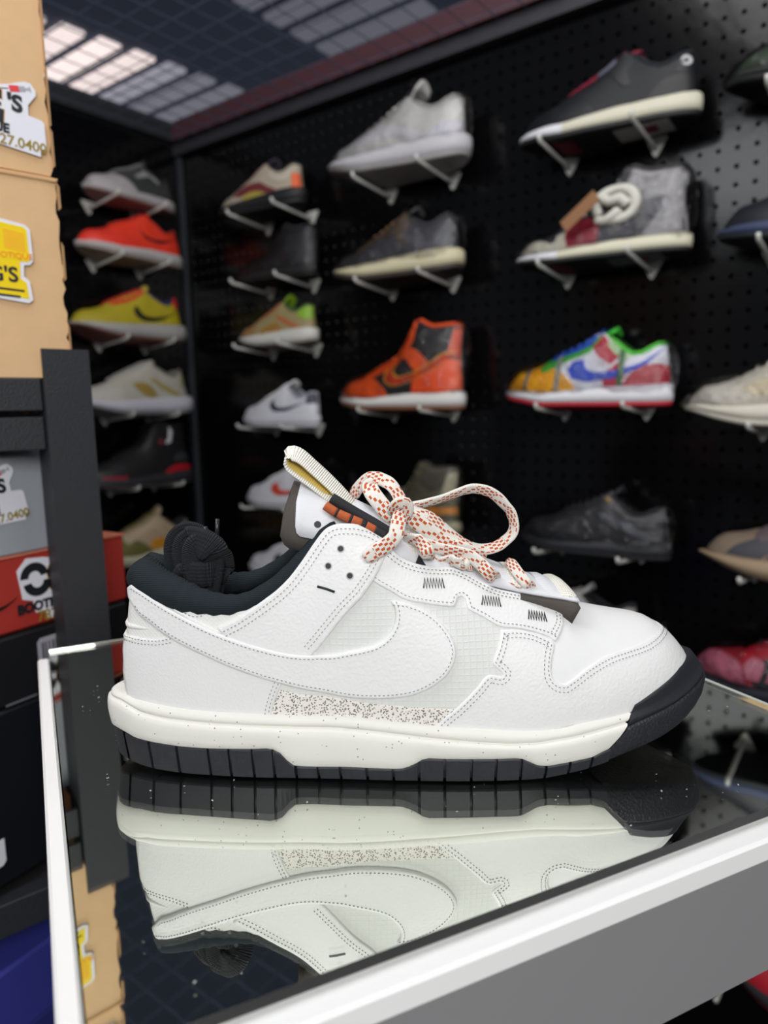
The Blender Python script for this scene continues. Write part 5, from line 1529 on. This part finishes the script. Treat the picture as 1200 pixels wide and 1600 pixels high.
    hang('B', -.074, 'olive camouflage shoe with an orange band wrapped in clear plastic, behind the lace bow', 'plastic-wrapped olive shoe', form='high', L=0.250, base=(92, 88, 66), mid=(150, 146, 120), out=(60, 58, 52), panels=(('side_band', [(0, 52), (0, 70), (60, 66), (120, 58), (170, 50), (168, 38), (110, 44), (50, 50)], (214, 136, 40), 1.2), ('heel_panel', [(0, 90), (0, 150), (18, 150), (34, 96)], (170, 164, 134), 1.0), ('collar_panel', 'high_collar', (70, 66, 54), .8)), tongue=(104, 98, 78), laces=(150, 146, 126), lining=(52, 50, 46), wrap=1, shift=-0.012)
    # column C
    hang('C', .590, 'black and burgundy shoe with a cream sole and white emblem at the heel', 'burgundy-tongued black shoe', form='low', L=0.286, base=(14, 16, 23), mid=(214, 210, 190), out=(24, 24, 27), toe=(14, 16, 22), midcut=206, soleprint=((176, 172, 170), (120, 24, 44)), panels=(('eyestay', 'eyestay', (13, 15, 21)), ('toe_overlay', 'mud', (16, 18, 25), .8), ('heel_counter', 'counter', (14, 15, 20), .9), ('heel_tab', 'heel_tab', (17, 19, 26), .9), ('lace_panel', [(208, 82), (206, 72), (180, 80), (158, 88), (158, 98), (180, 91)], (132, 24, 50), 1.8), ('lace_panel', [(156, 98), (156, 89), (138, 97), (126, 106), (130, 113), (144, 104)], (92, 96, 110), 1.8), ('heel_emblem', ring_arc(3.5, 8.5, 0, 330, 12, 12, 84), (196, 196, 198), 1.6)), tongue=(128, 28, 52), laces=(92, 38, 58), lining=(28, 30, 40), tongue_up=4, shift=-0.012)
    hang('C', .401, 'black and white high shoe with fat white laces, burgundy patch and a brown paper tag', 'fat-laced black and white shoe', form='high', L=0.284, base=(74, 74, 80), mid=(218, 214, 190), out=(26, 26, 28), midcut=206, soleprint=((110, 108, 112), (104, 24, 44)), toe=(40, 40, 46), panels=(('toe_overlay', 'mud', (206, 202, 184), .8), ('eyestay', 'eyestay', (44, 44, 50)), ('heel_panel', 'high_heel', (160, 158, 160), .9), ('collar_panel', 'high_collar', (150, 148, 150), .8), ('side_patch', [(140, 30), (138, 60), (150, 84), (176, 84), (196, 60), (190, 28)], (150, 20, 48), 1.6)), tongue=(168, 166, 168), laces=(216, 214, 204), bow=9.0, bowpos=(112, 36, 100), lining=(60, 58, 60), wrap=1, zs=.84, shift=-0.017)
    hang('C', .170, 'multicoloured low-top shoe in yellow, blue, red, green and white', 'multicoloured shoe', L=0.286, base=(222, 222, 230), mid=(226, 226, 232), out=(176, 30, 48), flare=2.4, lining=(70, 180, 60), toe=(240, 168, 28), panels=(('toe_overlay', 'mud', (244, 174, 24), .8), ('eyestay', [(112, 113), (128, 112), (150, 100), (180, 91), (215, 79), (224, 66), (216, 56), (196, 64), (170, 76), (150, 82), (132, 88)], (72, 172, 62), 1.0), ('lace_panel', [(118, 116), (128, 113), (150, 101), (180, 92), (206, 83), (204, 76), (180, 84), (150, 92), (130, 100)], (46, 86, 196), 1.3), ('quarter_panel', [(74, 88), (96, 100), (112, 116), (134, 108), (118, 82), (96, 66)], (176, 26, 54), 1.0), ('heel_counter', 'counter', (176, 32, 56), 1.0), ('side_panel', [(76, 32), (66, 58), (84, 70), (104, 54), (106, 31)], (186, 30, 60), 1.0), ('heel_tab', 'heel_tab', (228, 228, 236), .9), ('collar_panel', [(60, 84), (76, 92), (98, 110), (104, 100), (84, 80), (64, 72)], (164, 196, 150), 1.2), ('side_logo', 'big_logo', (42, 74, 196), 2.0), ('tape_band', [(244, 30), (244, 66), (252, 64), (252, 31)], (104, 110, 108), 2.4), ('tape_band', [(181, 27), (181, 86), (190, 82), (190, 26)], (140, 146, 142), 2.6), ('tape_band', [(73, 33), (70, 86), (80, 92), (83, 33)], (44, 104, 48), 2.6)), tongue=(60, 186, 56), laces=(50, 92, 200), extra=(84, 190, 64), zs=1.06, tongue_up=8, wrap=1, shift=-0.036)
    hang('C', -.077, 'black shoe tightly wrapped in crinkled clear plastic, below the multicoloured shoe', 'plastic-wrapped black shoe', L=0.262, base=(34, 35, 40), mid=(44, 45, 50), out=(30, 30, 34), panels=(('eyestay', 'eyestay', (40, 41, 46)), ('toe_overlay', 'mud', (36, 37, 42), .8), ('side_band', 'stripe', (58, 62, 76), 1.0), ('tongue_label', [(104, 108), (114, 114), (122, 112), (112, 104)], (150, 120, 30), 1.6)), tongue=(38, 38, 42), laces=(40, 40, 44), wrap=1, shift=-0.017)
    hang('C', -.262, 'pale grey and yellow runner showing over the white toe', 'pale grey low runner', form='run', L=.285, base=(150, 148, 146), mid=(196, 190, 160), out=(120, 116, 108), panels=(('side_panel', 'side_band', (170, 168, 168)),), tongue=(160, 158, 158), laces=(170, 168, 166), shift=-.07)
    # column D, cut by the right edge of the picture
    hang('D', .590, 'dark olive green knitted shoe cut off at the top right edge', 'dark olive knit shoe', form='run', L=.295, base=(76, 86, 78), mid=(44, 46, 46), out=(26, 27, 28), toe=(82, 92, 84), flare=4, band=8, panels=(('toe_overlay', 'toe_wrap', (64, 78, 62), .8), ('side_band', 'stripe', (60, 70, 62))), tongue=(60, 68, 62), laces=(90, 96, 90), wrap=1)
    hang('D', .392, 'dark navy shoe with a slate blue sole at the right edge', 'navy shoe with slate blue sole', form='low', L=.295, base=(24, 27, 38), mid=(58, 68, 98), out=(26, 28, 36), toe=(22, 24, 32), panels=(('toe_overlay', 'mud', (26, 28, 38), .8), ('eyestay', 'eyestay', (28, 30, 42))), tongue=(24, 26, 34), laces=(30, 32, 42))
    hang('D', .138, 'cream chunky runner with beige overlays at the right edge, level with the multicoloured shoe', 'cream chunky runner', form='run', L=0.300, base=(196, 190, 174), mid=(214, 208, 194), out=(206, 200, 186), toe=(212, 206, 194), flare=6, band=8, panels=(('toe_overlay', 'toe_wrap', (216, 210, 198), .8), ('side_panel', 'side_band', (204, 190, 158), 1.0), ('side_band', 'stripe', (214, 208, 190), 1.2), ('eyestay', 'eyestay', (206, 200, 186), 1.0)), tongue=(204, 198, 186), laces=(208, 202, 190), lining=(170, 164, 150), wrap=1, shift=-0.036)
    hang('D', -.086, 'mauve and grey runner with a tan wavy sole at the right edge', 'mauve runner with tan sole', form='run', L=.300, base=(116, 104, 96), mid=(158, 136, 110), out=(94, 78, 68), toe=(128, 112, 96), flare=6, band=5, panels=(('side_panel', [(206, 30), (200, 52), (190, 66), (150, 84), (100, 100), (60, 80), (60, 44), (120, 32)], (92, 74, 88), 1.0), ('side_band', [(262, 36), (244, 52), (214, 66), (190, 66), (200, 46), (214, 32)], (66, 66, 74), 1.2), ('eyestay', 'eyestay', (96, 82, 86), 1.3)), tongue=(70, 62, 64), laces=(100, 88, 90))
    hang('D', -.272, 'black, red and pink shoe wrapped in plastic just beyond the right corner of the case', 'black red and pink shoe', form='low', L=.295, base=(34, 34, 40), mid=(30, 32, 42), out=(26, 26, 32), toe=(150, 24, 40), flare=3, panels=(('toe_overlay', 'toe_wrap', (176, 92, 114), .8), ('eyestay', 'eyestay', (170, 22, 42), 1.2), ('side_panel', [(130, 34), (132, 58), (150, 72), (176, 66), (186, 34)], (178, 92, 116), 1.0), ('side_panel', [(80, 36), (78, 62), (110, 74), (122, 58), (120, 34)], (178, 92, 116), 1.0), ('side_panel', [(194, 34), (190, 62), (206, 68), (216, 58), (212, 34)], (184, 98, 122), 1.4)), tongue=(150, 20, 38), laces=(60, 58, 66), wrap=1, shift=-0.012)
    hang('D', -.772, 'red and black shoe low on the wall under the front panel right end', 'low red and black shoe', form='run', L=.295, base=(36, 36, 40), mid=(40, 40, 44), out=(150, 40, 44), toe=(186, 30, 48), band=4, panels=(('toe_overlay', 'toe_wrap', (190, 32, 50), .8), ('side_panel', 'side_band', (120, 36, 40))), tongue=(36, 36, 40), laces=(44, 44, 48), shift=.075)
    # left wall
    hang('L', .655, 'grey and black mesh skate shoe with a pale sole, top of the left wall', 'grey and black mesh shoe', L=0.236, base=(64, 64, 66), mid=(178, 172, 174), out=(140, 118, 116), toe=(164, 158, 160), band=5, panels=(('toe_overlay', 'mud', (172, 166, 168), .8), ('quarter_panel', 'quarter', (60, 62, 62), .8), ('heel_counter', 'counter', (66, 66, 66), .9), ('side_band', [(60, 80), (100, 98), (134, 88), (150, 80), (150, 72), (120, 80), (96, 88), (64, 70)], (150, 150, 150), 1.2)), tongue=(60, 60, 62), laces=(150, 150, 150), lining=(50, 50, 54), tongue_up=20, shift=0.043)
    hang('L', .525, 'bright red-orange low-top shoe with a black side logo and pale sole', 'red-orange shoe', L=0.276, base=(236, 58, 36), mid=(186, 182, 182), out=(150, 138, 132), flare=3, toe=(226, 52, 36), panels=(('toe_overlay', 'mud', (232, 56, 38), .8), ('eyestay', 'eyestay', (240, 62, 38)), ('heel_counter', 'counter', (238, 60, 38), .9), ('side_logo', [(14, 78), (50, 66), (90, 60), (116, 60), (132, 66), (140, 78), (136, 64), (124, 54), (100, 52), (70, 56)], (34, 24, 26), 1.8)), tongue=(232, 50, 34), laces=(220, 60, 44), lining=(200, 52, 34), tongue_up=13, shift=0.036)
    hang('L', .343, 'yellow running shoe with red laces, black side logo and red heel pull', 'yellow runner', form='run', L=.300, base=(182, 166, 36), mid=(170, 168, 164), out=(134, 86, 76), toe=(176, 160, 34), band=4, flare=5, panels=(('lace_panel', [(206, 82), (204, 75), (178, 82), (150, 93), (128, 105), (112, 115), (116, 119), (130, 112), (150, 101), (180, 91)], (214, 66, 42), 1.2), ('heel_panel', [(0, 46), (0, 92), (24, 88), (54, 70), (60, 44)], (190, 174, 30), 1.0), ('side_logo', 'logo', (24, 26, 26), 1.8), ('heel_pull', ring_arc(4, 15, 0, 350, 12, 8, 100), (226, 34, 40), 2.4)), tongue=(190, 172, 70), laces=(220, 56, 44), lining=(36, 42, 90), shift=0.016)
    hang('L', .168, 'cream and mustard runner with a smooth white sole, under the yellow runner', 'cream and mustard runner', form='run', L=.312, base=(182, 178, 168), mid=(198, 196, 206), out=(176, 174, 178), band=4, flare=6, toe=(190, 186, 178), panels=(('side_panel', 'stripe', (164, 148, 84), 1.0), ('eyestay', 'eyestay', (186, 180, 168), .9), ('heel_panel', 'heel_tab', (168, 164, 120), 1.1), ('side_band', [(110, 40), (120, 60), (150, 74), (176, 70), (160, 52), (136, 40)], (158, 134, 66), 1.1)), tongue=(186, 182, 174), laces=(190, 188, 182), lining=(120, 118, 110), tongue_up=8, shift=0.016)
    hang('L', -.004, 'black high-top shoe with red midsole line and white emblem', 'black high-top with red line', form='high', L=.312, base=(22, 22, 25), mid=(44, 45, 50), out=(110, 106, 104), toe=(24, 24, 27), band=4, panels=(('toe_overlay', 'mud', (26, 26, 29), .8), ('eyestay', 'high_eyestay', (26, 26, 29)), ('red_line', [(4, 36), (4, 50), (34, 52), (64, 50), (96, 36), (92, 28), (60, 34), (30, 34)], (186, 22, 40), 1.6), ('toe_line', [(206, 22), (206, 32), (240, 34), (264, 34), (264, 26), (236, 22)], (150, 26, 46), 1.6), ('side_patch', [(4, 66), (4, 84), (30, 86), (60, 72), (64, 60), (30, 60)], (52, 56, 58), 1.0), ('emblem', [(58, 138), (62, 128), (66, 114), (74, 112), (84, 110), (84, 116), (76, 122), (72, 132), (68, 146), (66, 156), (62, 154), (60, 146), (56, 146)], (210, 210, 216), 2.0), ('emblem_dot', ring_arc(0.5, 7, 0, 350, 12, 98, 116), (140, 40, 56), 2.0)), tongue=(24, 24, 27), laces=(24, 24, 27), zs=.88, shift=0.012)
    hang('L', -.190, 'sand, olive and mustard shoe, lowest on the left wall', 'sand and olive shoe', form='low', L=.285, base=(176, 154, 128), mid=(196, 190, 168), out=(170, 164, 144), toe=(110, 104, 52), panels=(('toe_overlay', 'mud', (104, 100, 50), .8), ('side_band', [(60, 34), (70, 50), (110, 58), (150, 58), (160, 36), (110, 30)], (204, 140, 34), 1.2), ('heel_tab', 'heel_tab', (186, 168, 144), 1.0), ('heel_counter', 'counter', (44, 44, 46), .9), ('eyestay', 'eyestay', (184, 164, 138), 1.1)), tongue=(170, 150, 124), laces=(120, 112, 60), lining=(40, 40, 42), tongue_up=20, shift=0.016)

def paper_tag():
    t = thing('paper_tag', 'brown paper swing tag lying on the fat-laced black and white shoe', 'tag', on_right(1.130, .122, .470), HZ1)
    MB().box((-.033, -.0006, -.0115), (.033, .0006, .0115), lambda v: Matrix.Rotation(R(36), 3, 'Y') @ (Matrix.Rotation(R(16), 3, 'X') @ Vector(v))).build('card', mat('kraft_tag', (146, 104, 72), .8), t)

build_room()
build_case()
hero = build_hero()
build_lace_hank(hero)
build_rack()
build_boxes()
build_wall_shoes()
paper_tag()
